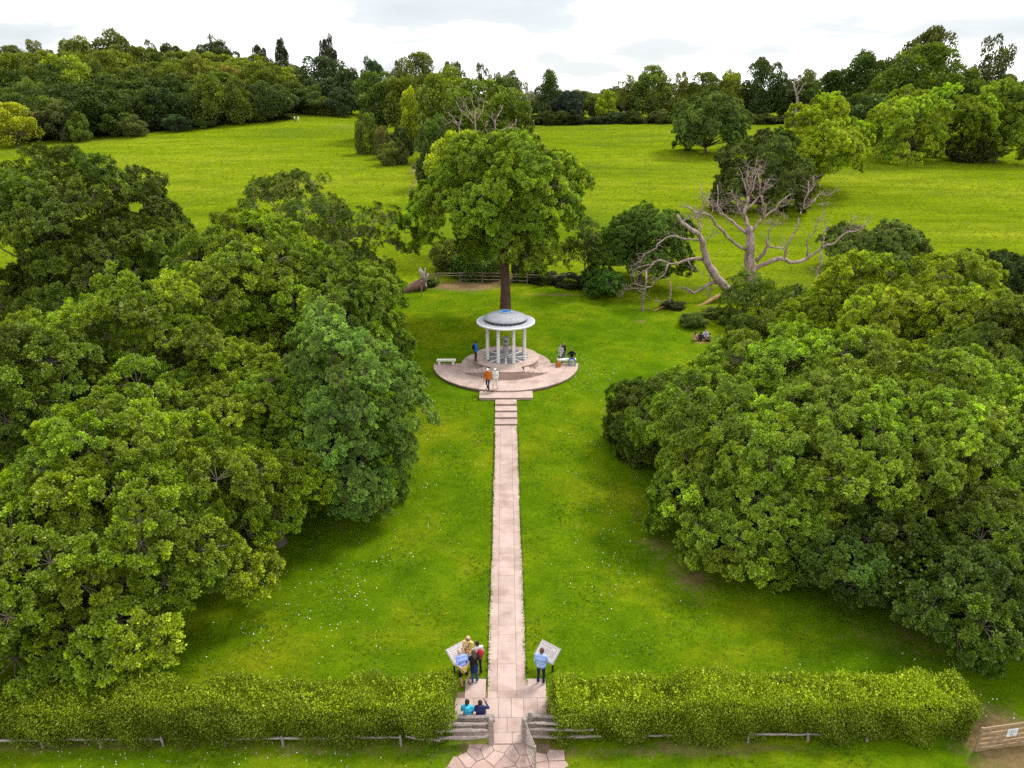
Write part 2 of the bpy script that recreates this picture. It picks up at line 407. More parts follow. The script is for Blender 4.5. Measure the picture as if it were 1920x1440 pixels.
def bough_tree(name, label, base, rad, top, col, seed, n=60, bs=1.65, group=None, low=0.16, kind='std', trunk_r=0.35,
               bark=(0.16, 0.12, 0.10), cut=None, lumps=0.22, fill=2600, lobes=None, lscale=1.0, cat='tree', offs=(0, 0), bare=0.0):
    """base: ground point; rad: (rx, ry) of the crown; top: height of the crown top above the ground"""
    r = np.random.default_rng(seed)
    t = empty(name, base); tag(t, label, cat, group)
    z0 = top * low; rz = (top - z0) / 2; cz = z0 + rz
    C = np.array([offs[0], offs[1], cz]); Rv = np.array([rad[0], rad[1], rz])
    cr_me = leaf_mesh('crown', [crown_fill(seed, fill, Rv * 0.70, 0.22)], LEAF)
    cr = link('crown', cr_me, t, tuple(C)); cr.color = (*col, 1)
    # the crown is a heap of lobes, one per main limb, with dark gaps between them
    nl = lobes or max(5, int(n / 9)); lobe = []
    tries = 0
    while len(lobe) < nl and tries < 4000:
        tries += 1
        u = rand_unit(r, 1)[0]
        if u[2] < -0.8: continue
        q = r.uniform(0.52, 0.80); lr = r.uniform(0.26, 0.44) * lscale
        c = u * q
        if all(np.linalg.norm(c - c2) > 0.62 * (lr + l2) * (1 - tries / 6000) for c2, l2 in lobe): lobe.append((c, lr))
    skirt = low <= 0.05
    pos = []; tries = 0
    mind = 1.05 * bs / float(np.mean(Rv))
    while len(pos) < n and tries < 9000:
        tries += 1
        if tries % 1500 == 0: mind *= 0.82
        c, lr = lobe[r.integers(len(lobe))]
        oc = c / np.linalg.norm(c)
        u = rand_unit(r, 1)[0] + oc * 0.55 + np.array([0, 0, 0.25]); u /= np.linalg.norm(u)
        p = c + u * lr * (r.uniform(0.8, 1.08) if r.uniform() < .8 else r.uniform(1.05, 1.3))
        if skirt and p[2] < 0:
            p[:2] /= math.sqrt(max(0.3, 1 - 0.7 * p[2] * p[2])); m_ = math.hypot(p[0], p[1])
            if m_ > 0.95: p[:2] *= 0.95 / m_
        if any(np.linalg.norm(p - c2) < 0.72 * l2 for c2, l2 in lobe if l2 != lr): continue
        if any(np.linalg.norm(p - p2) < mind for p2, _ in pos): continue
        pos.append((p, u * 0.6 + oc * 0.4))
    for i in range(n // 8):
        u = rand_unit(r, 1)[0]; pos.append((u * r.uniform(0.25, 0.5), u))
    meshes = {'std': BOUGHS, 'droop': BOUGHS_DROOP, 'loose': BOUGHS_LOOSE}[kind]
    inner = Rv - bs * 0.62
    ends = []
    for q, u in pos:
        p = q * np.maximum(Rv - bs * 0.30, Rv * 0.55)
        if cut is not None and cut(p + C): continue
        s = bs * r.uniform(0.78, 1.25)
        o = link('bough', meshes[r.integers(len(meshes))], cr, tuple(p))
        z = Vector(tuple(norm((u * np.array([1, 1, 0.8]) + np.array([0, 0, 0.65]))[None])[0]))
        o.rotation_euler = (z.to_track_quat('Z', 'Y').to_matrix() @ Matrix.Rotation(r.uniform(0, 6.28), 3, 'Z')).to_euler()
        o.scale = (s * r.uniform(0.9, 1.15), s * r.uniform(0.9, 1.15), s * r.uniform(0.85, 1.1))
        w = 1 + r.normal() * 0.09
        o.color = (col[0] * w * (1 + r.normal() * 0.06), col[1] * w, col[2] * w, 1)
        ends.append(p + C)
    mb = MB()
    fork = Vector((offs[0] * 0.4, offs[1] * 0.4, z0 + rz * 0.35))
    mb.tube([(0, 0, -0.4), (0, 0, 0.05), (r.normal() * .05, r.normal() * .05, fork.z * 0.5), fork], [trunk_r * 1.8, trunk_r * 1.45, trunk_r, trunk_r * 0.85], n=10)
    for k in r.permutation(len(ends))[:min(len(ends), 22 if n > 40 else 10)]:
        pth = limb_path(fork, ends[k], r)
        mb.tube(pth, [trunk_r * 0.5, trunk_r * 0.34, trunk_r * 0.2, trunk_r * 0.12, 0.03], n=5)
    tr = mb.build('trunk', BARK, t, smooth=True); tr.color = (*bark, 1)
    return t

def make_far_crown(seed, shape, lobes=44, per=260, L=0.085, lr=0.30, lower=-0.75):
    r = np.random.default_rng(seed); chunks = []; k = 0
    while k < lobes:
        u = rand_unit(r, 1)[0]
        if u[2] < lower: continue
        k += 1
        q = r.uniform(0.55, 0.90)
        if shape == 'dome': c = u * q * np.array([1, 1, 1])
        elif shape == 'spread': c = u * q * np.array([1, 1, 0.85]) * (1.12 if u[2] > 0 else 0.9) + np.array([0, 0, 0.08 * math.sin(7 * u[0])])
        elif shape == 'tall': w = 1 - 0.55 * max(0, u[2]) ** 1.5; c = u * q * np.array([w, w, 1.05])
        else: c = u * r.uniform(0.3, 0.9)
        lrad = lr * r.uniform(0.7, 1.3) * (0.62 if shape == 'loose' else 1)
        m = int(per * (0.62 if shape == 'loose' else 1))
        out = norm((c + np.array([0, 0, 0.35]))[None])[0]
        d0 = norm(rand_unit(r, m) + out * 0.55)
        p = c + d0 * lrad * r.uniform(0.55, 1.08, (m, 1)) * np.array([1, 1, 0.85])
        d = norm(d0 + rand_unit(r, m) * 0.8); nn = norm(d0 + rand_unit(r, m) * 0.6 + np.array([0, 0, 0.3]))
        Ls = L * r.uniform(0.6, 1.35, m)
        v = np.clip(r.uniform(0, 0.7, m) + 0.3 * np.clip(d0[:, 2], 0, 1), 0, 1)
        chunks.append(leaf_arrays(p, d, nn, Ls, Ls * 0.38, v))
    if shape != 'loose': chunks.append(crown_fill(seed + 1, 900, (0.8, 0.8, 0.8), L * 1.7))
    return leaf_mesh('crown', chunks, LEAF)
FAR = {k: [make_far_crown(300 + 10 * i + j, k, lb, pr, L, lr) for j in range(nv)] for i, (k, nv, lb, pr, L, lr) in enumerate(
    [('dome', 4, 40, 330, 0.062, 0.255), ('spread', 3, 42, 300, 0.062, 0.25), ('tall', 3, 40, 280, 0.066, 0.25), ('loose', 3, 60, 200, 0.06, 0.27)])}
def trunk_mesh():
    mb = MB(); r = np.random.default_rng(5)
    mb.tube([(0, 0, -1.0), (0, 0, 0.0), (0.02, 0.0, 0.5), (0.0, 0.03, 1.0)], [1.5, 1.15, 0.9, 0.7], n=8)
    for k in range(9):
        a = k * 2.4; e = (9 * math.cos(a), 9 * math.sin(a), 1.25 + 0.5 * r.uniform())
        mb.tube([(0, 0, 0.55 + 0.05 * k), (4 * math.cos(a), 4 * math.sin(a), 1.0 + 0.04 * k), e], [0.55, 0.35, 0.12], n=5)
    return mb.mesh('trunk', BARK, True)
FAR_TRUNK = trunk_mesh()
_fk = [0]; FB = 2.0
def far_tree(name, label, px, D, top, width, col, var='dome', group=None, low=-0.06, cat='tree', base_z=None, seed=None, trunk=True, rzmul=1.0, bark=(0.13, 0.10, 0.09)):
    _fk[0] += 1; r = random.Random(_fk[0] * 13 + 5)
    p = P(px, top, D); g = h1(p.x, p.y) if base_z is None else base_z
    rx = width / 2 * scale_at(p)
    t = empty(name, (p.x, p.y, g)); tag(t, label, cat, group)
    Ht = max(p.z - g, 0.8)
    z0 = Ht * low; rz = (Ht - z0) / 2
    me = FAR[var][(seed if seed is not None else _fk[0]) % len(FAR[var])]
    c = link('crown', me, t, (0, 0, z0 + rz), r.uniform(0, 6.28))
    c.scale = (rx / 1.05, rx / 1.05 * r.uniform(0.9, 1.1), rz / 1.03 * rzmul)
    w = r.uniform(0.9, 1.1)
    w *= FB; c.color = (col[0] * w * r.uniform(0.98, 1.12), col[1] * w, col[2] * w * 0.7, 1)
    if trunk:
        tr = link('trunk', FAR_TRUNK, t, (0, 0, 0))
        tr.scale = (max(0.08, rx * 0.055),) * 2 + (max(z0 + rz * 0.6, 0.5),)
        tr.color = (*bark, 1)
    return t

# ------------------------------------------------------------------ the ground
def axis(fine_a, fine_b, step, far_a, far_b, grow=1.12):
    a = list(np.arange(fine_a, fine_b + 1e-6, step))
    s = step
    while a[-1] < far_b: s *= grow; a.append(a[-1] + s)
    s = step
    while a[0] > far_a: s *= grow; a.insert(0, a[0] - s)
    return np.array(a)
xs = axis(-34, 34, 0.5, -900, 900, 1.10); ys = axis(12, 86, 0.5, -150, 2600, 1.07)
LAWN_EDGE = [(-60, 79.5), (-12, 79), (-8, 79.5), (0, 79.8), (8, 76.5), (13, 73.5), (17.5, 69), (19.5, 61), (22, 56), (30, 52), (60, 50)]
def lawn_limit(x): return np.interp(x, [p[0] for p in LAWN_EDGE], [p[1] for p in LAWN_EDGE])
def bare_at(x, y):
    b = np.zeros_like(x)
    for (bx, by, rx, ry, k) in BARE:
        b = np.maximum(b, k * np.exp(-(((x - bx) / rx) ** 2 + ((y - by) / ry) ** 2)))
    return b
BARE = []
def bare(px, py, rx, ry, k=1.0):
    g = G(px, py); BARE.append((g.x, g.y, rx, ry, k))
bare(1300, 1085, 1.6, 1.6, 0.85); bare(1235, 1020, 1.7, 1.1, 0.75); bare(1265, 1055, 2.4, 2.4, 0.55); bare(1200, 965, 1.0, 0.9, 0.6)
bare(1200, 602, 1.0, 0.7, 0.8); bare(875, 536, 4.5, 2.2, 1.4); bare(930, 524, 3, 3, 1.2); bare(640, 240, 9, 7, 0.8)
bare(1008, 1265, 0.35, 0.25, 0.9); bare(1320, 1130, 0.9, 0.7, 0.5); bare(960, 1408, 3.2, 0.9, 1.0); bare(620, 1402, 7, 0.5, 0.75); bare(150, 1400, 9, 0.5, 0.75)  # soil along the hedge foot, strengthened to paint in the hedge's shade
bare(1890, 1400, 2.2, 2.4, 1.25); bare(1300, 1402, 7, 0.55, 0.8); bare(1050, 553, 5, 0.6, 0.9); bare(40, 1180, 3, 2, 0.5); bare(1750, 1190, 6, 2.5, 0.6)  # soil strip by the right hedge also carries painted hedge shade
bare(775, 345, 0.7, 16, 0.9); bare(777, 310, 0.8, 22, 0.85); bare(800, 770, 1.2, 1.0, 0.45); bare(640, 985, 1.2, .8, 0.6)
X, Y = np.meshgrid(xs, ys)
Z = H(X, Y) + 0.03 * np.sin(X * 1.3) * np.sin(Y * 0.9 + X * 0.3)
def flat_under(Z):                       # the lawn dips under the terrace and along the path
    t = ((np.abs(X) < 6.4) & (Y > 50) & (Y < 61)); Z[t] = np.minimum(Z[t], 1.80); return Z
Z = flat_under(Z)
ny, nx = X.shape
idx = np.arange(nx * ny).reshape(ny, nx)
quads = np.stack([idx[:-1, :-1], idx[:-1, 1:], idx[1:, 1:], idx[1:, :-1]], -1).reshape(-1, 4)
fcx = (X[:-1, :-1] + X[1:, 1:]).ravel() / 2; fcy = (Y[:-1, :-1] + Y[1:, 1:]).ravel() / 2
is_lawn = (fcy < lawn_limit(fcx)) & (fcy > -20) & (np.abs(fcx) < 60)
co_all = np.stack([X.ravel(), Y.ravel(), Z.ravel()], 1)
def ground_material(name, meadow):
    m, nn, ll = new_mat(name)
    geo = nn.new('ShaderNodeNewGeometry'); pos = geo.outputs['Position']
    def noise(sc, det=5.0, st=(1, 1, 1), rot=0.0, rough=0.6):
        mp = N(nn, 'ShaderNodeMapping'); mp.inputs['Scale'].default_value = st; mp.inputs['Rotation'].default_value = (0, 0, rot)
        ll.new(pos, mp.inputs['Vector'])
        t = N(nn, 'ShaderNodeTexNoise', Scale=sc, Detail=det, Roughness=rough); ll.new(mp.outputs[0], t.inputs['Vector'])
        return t.outputs['Fac']
    if meadow:
        a = ramp(nn, [(0.30, (0.118, 0.185, 0.004)), (0.5, (0.174, 0.242, 0.006)), (0.70, (0.245, 0.278, 0.016))]); ll.new(noise(0.03, 6.0, (0.5, 1.5, 1), 0.25), a.inputs['Fac'])
        b = ramp(nn, [(0.30, (0.52, 0.60, 0.52)), (0.68, (1.22, 1.17, 1.2))]); ll.new(noise(0.16, 9.0, (0.4, 1.6, 1), 0.12, 0.78), b.inputs['Fac'])
        c = ramp(nn, [(0.25, (0.45, 0.54, 0.5)), (0.72, (1.5, 1.4, 1.3))]); ll.new(noise(2.2, 6.0, (0.6, 1.3, 1), 0, 0.75), c.inputs['Fac'])
    else:
        a = ramp(nn, [(0.32, (0.056, 0.122, 0.0025)), (0.50, (0.092, 0.166, 0.003)), (0.70, (0.175, 0.205, 0.006))]); ll.new(noise(0.15, 7.0, (1, 1, 1), 0, 0.68), a.inputs['Fac'])
        b = ramp(nn, [(0.3, (0.66, 0.74, 0.7)), (0.7, (1.30, 1.2, 1.2))]); ll.new(noise(0.7, 6.0, (0.8, 1.1, 1), 0.4, 0.7), b.inputs['Fac'])
        c = ramp(nn, [(0.25, (0.55, 0.62, 0.6)), (0.75, (1.45, 1.36, 1.3))]); ll.new(noise(7.0, 7.0, (1, 1, 1), 0, 0.8), c.inputs['Fac'])
    col = mixc(nn, ll, 1.0, mixc(nn, ll, 1.0, a.outputs[0], b.outputs[0], 'MULTIPLY'), c.outputs[0], 'MULTIPLY')
    if meadow:
        pt = ramp(nn, [(0.50, (0, 0, 0)), (0.62, (1, 1, 1))]); ll.new(noise(0.05, 10.0, (0.5, 1.2, 1), 0.2, 0.76), pt.inputs['Fac'])
        col = mixc(nn, ll, mth(nn, ll, 'MULTIPLY', pt.outputs[0], 0.55), col, (0.082, 0.132, 0.010))
    at = N(nn, 'ShaderNodeAttribute', attribute_name='bare')
    f = mth(nn, ll, 'SUBTRACT', mth(nn, ll, 'ADD', at.outputs['Fac'], mth(nn, ll, 'MULTIPLY', noise(1.9, 9.0, (1, 1, 1), 0, 0.8), 2.2)), 1.55)
    f = mth(nn, ll, 'MULTIPLY', mth(nn, ll, 'MULTIPLY', f, 2.0, True), mth(nn, ll, 'MULTIPLY', at.outputs['Fac'], 5.0, True))
    soil = ramp(nn, [(0.3, (0.135, 0.08, 0.042)), (0.7, (0.25, 0.158, 0.095))]); ll.new(noise(3.0, 6.0), soil.inputs['Fac'])
    col = mixc(nn, ll, mth(nn, ll, 'MULTIPLY', f, 0.85), col, soil.outputs[0])
    bs = N(nn, 'ShaderNodeBsdfDiffuse'); ll.new(col, bs.inputs['Color'])
    bp = N(nn, 'ShaderNodeBump', Strength=0.9, Distance=0.10 if not meadow else 0.5)
    ll.new(noise(9.0 if not meadow else 1.6, 8.0, (1, 1, 1), 0, 0.75), bp.inputs['Height']); ll.new(bp.outputs[0], bs.inputs['Normal'])
    o = nn.new('ShaderNodeOutputMaterial'); ll.new(bs.outputs[0], o.inputs['Surface'])
    return m
def ground_piece(name, mask, mat):
    q = quads[mask]; used, inv = np.unique(q.ravel(), return_inverse=True)
    me = bpy.data.meshes.new(name); me.from_pydata(co_all[used].tolist(), [], inv.reshape(-1, 4).tolist())
    me.materials.append(mat); me.polygons.foreach_set('use_smooth', [True] * len(q))
    at = me.attributes.new('bare', 'FLOAT', 'POINT')
    at.data.foreach_set('value', bare_at(co_all[used, 0], co_all[used, 1]).astype(np.float32))
    o = link(name, me); o['kind'] = 'structure'
    return o
ground_piece('lawn', is_lawn, ground_material('lawn_grass', False))
ground_piece('meadow', ~is_lawn, ground_material('meadow_grass', True))

# grass tufts: real blades standing in the lawn and the meadow
def tufts(name, pts, hgt, wid, mat, seed, blades=3, vmax=1.0):
    r = np.random.default_rng(seed); n = len(pts)
    p = np.repeat(pts, blades, 0); m = len(p)
    p = p + np.stack([r.normal(size=m) * wid * 1.2, r.normal(size=m) * wid * 1.2, np.zeros(m)], 1)
    a = r.uniform(0, 6.28, m); d = np.stack([np.cos(a), np.sin(a), np.zeros(m)], 1)
    lean = np.stack([r.normal(size=m) * 0.9, r.normal(size=m) * 0.9, np.ones(m)], 1)
    h = (hgt * r.uniform(0.5, 1.4, m))[:, None]; w = (wid * r.uniform(0.5, 1.2, m))[:, None]
    co = np.stack([p - d * w, p + d * w, p + lean * h], 1).reshape(-1, 3)
    v = np.repeat(np.repeat(r.uniform(0.1, vmax, n), blades), 3)
    me = bpy.data.meshes.new(name)
    me.vertices.add(len(co)); me.vertices.foreach_set('co', co.astype(np.float32).ravel())
    me.loops.add(len(co)); me.loops.foreach_set('vertex_index', np.arange(len(co), dtype=np.int32))
    me.polygons.add(m); me.polygons.foreach_set('loop_start', np.arange(0, 3 * m, 3, dtype=np.int32))
    me.materials.append(mat); me.update(calc_edges=True)
    at = me.attributes.new('v', 'FLOAT', 'POINT'); at.data.foreach_set('value', v.astype(np.float32))
    return link(name, me)
def scatter(n, x0, x1, y0, y1, seed, ok):
    r = np.random.default_rng(seed); x = r.uniform(x0, x1, n); y = r.uniform(y0, y1, n)
    k = ok(x, y); x, y = x[k], y[k]
    return np.stack([x, y, H(x, y) - 0.02], 1)
def on_paving(x, y):
    return ((np.abs(x) < 0.86) & (y > 17) & (y < 50.5)) | ((np.abs(x) < 2.3) & (y < 22.6)) | ((x ** 2 + (y - 56.5) ** 2 < 6.15 ** 2) & (y < 56.6)) | (x ** 2 + (y - 56.5) ** 2 < 3.85 ** 2) | ((np.abs(x) < 2.1) & (y > 49.2) & (y < 51))
r_ = np.random.default_rng(3)
pts = scatter(90000, -24, 24, 17.8, 79, 31, lambda x, y: (~on_paving(x, y)) & (y < lawn_limit(x)) & (bare_at(x, y) < 0.55) & (np.abs(x) < y * 0.55 + 3) & (r_.uniform(size=len(x)) < np.clip(40 / y, 0.3, 1)))
_e = np.random.default_rng(12); _n = 1700; _y = _e.uniform(22.6, 45.5, _n); _x = np.where(_e.uniform(size=_n) < .5, -1, 1) * (0.84 - np.abs(_e.normal(size=_n)) * 0.035 - 0.05 * np.clip(np.sin(_y * 2.1) + np.sin(_y * 5.3 + 1), 0, 2) * _e.uniform(size=_n))
pts = np.concatenate([pts, np.stack([_x, _y, H(_x, _y) + 0.015], 1)])
GRASS = leaf_material('grass_blades', (0.130, 0.215, 0.004), 0.45)
tag(tufts('grass', pts, 0.075, 0.024, GRASS, 4, 3, 0.85), kind='stuff')
pts = scatter(130000, -150, 150, 82, 262, 32, lambda x, y: (np.abs(x) < y * 0.75) & (y > lawn_limit(x) + 1))
MGRASS = leaf_material('meadow_blades', (0.225, 0.285, 0.008), 0.4)
tag(tufts('tall_meadow_grass', pts, 0.15, 0.10, MGRASS, 5, 2, 0.5), kind='stuff')

# daisies and buttercups in the lawn
def flowers(name, n, blobs, mat, seed, size):
    r = np.random.default_rng(seed); mb = MB()
    for (px, py, rx, ry, k) in blobs:
        g = G(px, py)
        for i in range(int(k * 0.9)):
            x = g.x + r.normal() * rx; y = g.y + r.normal() * ry
            if on_paving(np.array([x]), np.array([y]))[0]: continue
            z = h1(x, y) + 0.07; s = size * r.uniform(0.6, 1.3) * (0.6 if py > 1380 else 1); a = r.uniform(0, 6)
            mb.add([(x + s * math.cos(a + t), y + s * math.sin(a + t), z + r.normal() * 0.008) for t in (0, 1.26, 2.51, 3.77, 5.03)], [(0, 1, 2, 3, 4)])
            mb.add([(x - .004, y, z - .09), (x + .004, y, z - .09), (x, y, z)], [(0, 1, 2)])
    o = mb.build(name, mat); o['kind'] = 'stuff'; return o
DAISY = flat_mat('daisy_petals', (0.75, 0.75, 0.68), 0.8, 0.05); BUTTER = flat_mat('buttercup_petals', (0.55, 0.42, 0.02), 0.6, 0.1)
flowers('daisies', 0, [(1080, 700, 1.6, 2.2, 130), (1050, 665, 2.0, 1.2, 70), (560, 1140, 2.2, 1.6, 60), (500, 1200, 2, 1, 30), (1150, 1050, 1.6, 3, 90), (1230, 960, 1.2, 2, 40),
    (640, 1080, 2, 2, 50), (150, 1420, 2.5, .35, 45), (330, 1420, 3, .3, 40), (560, 1420, 3, .3, 30), (840, 800, 2, 3, 45), (880, 650, 3, 3, 40), (800, 1000, 1.5, 4, 50), (1300, 680, 2.5, 3, 50), (1620, 1260, 3, .8, 30), (1120, 820, 2, 4, 60),
    (1760, 1265, 1.5, .8, 14), (1850, 1300, .8, .8, 8)], DAISY, 8, 0.024)
flowers('buttercups', 0, [(1100, 1130, 2.2, 2.2, 120), (760, 1180, 2, 1.6, 80), (1060, 1000, 1.5, 2.5, 60), (700, 1010, 1.5, 2, 50), (1130, 900, 1.5, 3, 50), (1250, 1210, 2.5, 1.2, 60)], BUTTER, 9, 0.02)

# ------------------------------------------------------------------ path, steps, terrace
PW = 0.79
path = MB().prism([(-PW, 22.4), (PW, 22.4), (PW, 34), (-PW, 34)], -0.3, 0.012).prism([(-PW, 34), (PW, 34), (PW, 39.5), (-PW, 39.5)], -0.3, [0.012 + h1(0, 34)] * 2 + [h1(0, 39.5) + 0.012] * 2) \
    .prism([(-PW, 39.5), (PW, 39.5), (PW, 45.75), (-PW, 45.75)], -0.3, [h1(0, 39.5) + 0.012] * 2 + [h1(0, 45.7) + 0.012] * 2).prism([(-0.74, 19.0), (0.78, 19.0), (0.78, 20.2), (-0.74, 20.2)], -0.3, 0.011).prism([(-2.1, 20.2), (2.2, 20.2), (2.2, 22.4), (-2.1, 22.4)], -0.3, 0.012).build('path', JOINT)
path['kind'] = 'structure'
def slab(parent, x0, x1, y0, y1, mat=STONE, name='paving_slab', gap=0.012, up=0.045, jit=0.004):
    r = random.Random(int(x0 * 911 + y0 * 313))
    z = lambda y: h1(0, y) + up + r.uniform(-jit, jit)
    g = gap / 2
    a, b = z(y0), z(y1)
    cx, cyy = (x0 + x1) / 2, (y0 + y1) / 2
    o = MB().prism([(x0 + g - cx, y0 + g - cyy), (x1 - g - cx, y0 + g - cyy), (x1 - g - cx, y1 - g - cyy), (x0 + g - cx, y1 - g - cyy)], [a - 0.09, a - 0.09, b - 0.09, b - 0.09], [a, a, b, b]).build(name, mat, parent, (cx, cyy, 0))
    return o
# centre slabs with narrow cross bands, flanked by two long edge courses
y = 22.4; k = 0; rr = random.Random(5)
while y < 45.4:
    L = (1.5, 0.62, 1.2, 0.55, 1.65, 0.6)[k % 6]; y1 = min(y + L, 45.7); w = 0.40
    slab(path, -w, w, y, y1); y = y1; k += 1
for sx in (-1, 1):
    y = 22.4
    while y < 45.4:
        y1 = min(y + rr.uniform(1.2, 2.1), 45.7)
        wob = rr.uniform(-0.035, 0.03)
        a, b = sorted((sx * 0.40, sx * (PW + wob))); slab(path, a, b, y, y1); y = y1
def gx(px, py): return G(px, py).x
def gy(px, py): return G(px, py).y
ya, yb, yc, yd = gy(946, 1396), gy(946, 1347), gy(946, 1310), gy(946, 1274)
for a, b in zip((852, 887, 912, 935, 959, 982, 1008), (887, 912, 935, 959, 982, 1008, 1036)):
    slab(path, gx(a, 1328), gx(b, 1328), yb, yc)
slab(path, gx(872, 1292), gx(911, 1292), yc, yd); slab(path, gx(984, 1292), gx(1024, 1292), yc, yd)
slab(path, -PW + 0.0, PW, yc, min(yd, 22.4)) if yd < 22.4 else None
for (x0, x1) in ((-PW, -0.4), (-0.4, 0.4), (0.4, PW)):
    if yc < 22.39: slab(path, x0, x1, yc, 22.4)
for (x0, x1) in ((-0.62, 0.0), (0.0, 0.72)): slab(path, x0, x1, yb - 0.7, yb)
for (x0, x1) in ((-0.62, 0.2), (0.2, 0.72)): slab(path, x0, x1, ya, yb - 0.7)
for (x0, x1) in ((-2.1, -1.3), (-1.3, -0.62), (0.72, 1.4), (1.4, 2.2)): slab(path, x0, x1, ya + 0.3, yb)

# crazy paving before the gate: clipped cells round scattered seeds
crazy = MB().prism([(-2.9, 16.4), (2.4, 16.4), (2.5, 17.2), (2.15, 17.9), (2.3, 18.4), (1.7, 18.9), (1.6, ya), (-1.5, ya), (-1.9, 19.2), (-2.2, 18.7), (-1.9, 18.2), (-2.6, 17.6), (-2.7, 17.0)], -0.2, 0.022).build('forecourt', SOIL); crazy['kind'] = 'structure'
def clip(poly, m, n):
    out = []
    for i in range(len(poly)):
        a, b = poly[i], poly[(i + 1) % len(poly)]
        da = (a[0] - m[0]) * n[0] + (a[1] - m[1]) * n[1]; db = (b[0] - m[0]) * n[0] + (b[1] - m[1]) * n[1]
        if da <= 0: out.append(a)
        if da * db < 0:
            t = da / (da - db); out.append((a[0] + (b[0] - a[0]) * t, a[1] + (b[1] - a[1]) * t))
    return out
rs = random.Random(11); seeds = []
for _ in range(900):
    p = (rs.uniform(-2.9, 2.7), rs.uniform(16.4, ya))
    if all((p[0] - q[0]) ** 2 + (p[1] - q[1]) ** 2 > 0.40 ** 2 for q in seeds): seeds.append(p)
for p in seeds:
    poly = [(-2.6 + rs.uniform(-.3, .3), 16.4), (2.4 + rs.uniform(-.3, .3), 16.4), (2.4 + rs.uniform(-.2, .2), ya - .03), (-2.6 + rs.uniform(-.3, .3), ya - .03)]
    for q in seeds:
        if q is p: continue
        d = (q[0] - p[0], q[1] - p[1]); L = math.hypot(*d)
        if L > 2.5: continue
        m = (p[0] + d[0] * 0.5 - d[0] / L * 0.013, p[1] + d[1] * 0.5 - d[1] / L * 0.013)
        poly = clip(poly, m, d)
        if len(poly) < 3: break
    if len(poly) < 3: continue
    if (p[0] < -1.3 or p[0] > 1.0) and (p[1] > ya - 0.55 + rs.uniform(-.2, .2) or rs.random() < 0.10): continue
    if p[0] < -2.35 or p[0] > 2.0: continue
    z = 0.04 + rs.uniform(-0.008, 0.008)
    MB().prism([(a - p[0], b - p[1]) for a, b in poly], -0.1, z).build('paving_stone', CRAZY, crazy, (p[0], p[1], 0))

# garden steps up to the terrace
TZ = 1.90; y0 = gy(948, 797.5)
steps = empty('garden_steps', (0, y0, h1(0, y0))); tag(steps, 'flight of broad pink stone garden steps climbing from the path to the round terrace', 'steps')
yt = 49.35; nst = 4; zb = h1(0, y0); rise = (TZ - zb) / 6
for i in range(nst):
    a = y0 + (yt - y0) * i / nst; b = yt + 0.3
    lo = zb + rise * i - (0.4 if i == 0 else 0.02)
    MB().prism([(-0.78, a - y0), (0.78, a - y0), (0.78, b - y0), (-0.78, b - y0)], lo - zb, rise * (i + 1) - 0.055).build('step', STEPSTONE, steps)
    MB().prism([(-0.80, a - y0 - 0.045), (0.80, a - y0 - 0.045), (0.80, a - y0 + (yt - y0) / nst - 0.05), (-0.80, a - y0 + (yt - y0) / nst - 0.05)], rise * (i + 1) - 0.052, rise * (i + 1)).build('tread', STONE, steps)
MB().prism([(-2.0, yt - y0), (2.0, yt - y0), (2.0, yt - y0 + 1.5), (-2.0, yt - y0 + 1.5)], 0.2, rise * 5 - 0.05).build('landing_step', STEPSTONE, steps)
MB().prism([(-2.03, yt - y0 - 0.04), (2.03, yt - y0 - 0.04), (2.03, yt - y0 + 1.3), (-2.03, yt - y0 + 1.3)], rise * 5 - 0.047, rise * 5).build('landing', STONE, steps)

CX, CY = 0.0, 56.5
terr = MB()
R1, R2 = 6.05, 3.75
poly = [(R1 * math.cos(a), R1 * math.sin(a)) for a in np.linspace(math.pi, 2 * math.pi, 49)]
poly2 = [(R2 * math.cos(a), R2 * math.sin(a)) for a in np.linspace(0, math.pi, 33)]
terr.prism(poly + poly2, TZ - 0.55, TZ - 0.035)
terrace = terr.build('terrace', JOINT, None, (CX, CY, 0)); terrace['kind'] = 'structure'
def sector(parent, r0, r1, a0, a1, z0, z1, mat, name, n=4, g=0.010):
    ga, gb = g / 2 / max(r0, 0.3), g / 2 / r1
    pts = [((r1 - g / 2) * math.cos(t), (r1 - g / 2) * math.sin(t)) for t in np.linspace(a0 + gb, a1 - gb, n + 1)]
    if r0 > 1e-3: pts += [((r0 + g / 2) * math.cos(t), (r0 + g / 2) * math.sin(t)) for t in np.linspace(a1 - ga, a0 + ga, n + 1)]
    else: pts.append((0, 0))
    return MB().prism(pts, z0, z1).build(name, mat, parent)
rs = random.Random(3)
for (r0, r1, n, a0, a1) in ((5.1, 6.10, 13, math.pi, 2 * math.pi), (4.0, 5.1, 11, math.pi, 2 * math.pi), (2.6, 4.0, 9, math.pi, 2 * math.pi), (2.6, 3.78, 9, 0, math.pi)):
    for i in range(n):
        z = TZ + rs.uniform(-0.004, 0.004)
        sector(terrace, r0, r1, a0 + (a1 - a0) * i / n, a0 + (a1 - a0) * (i + 1) / n, TZ - 0.10, z, STONE, 'paving_slab', 5)

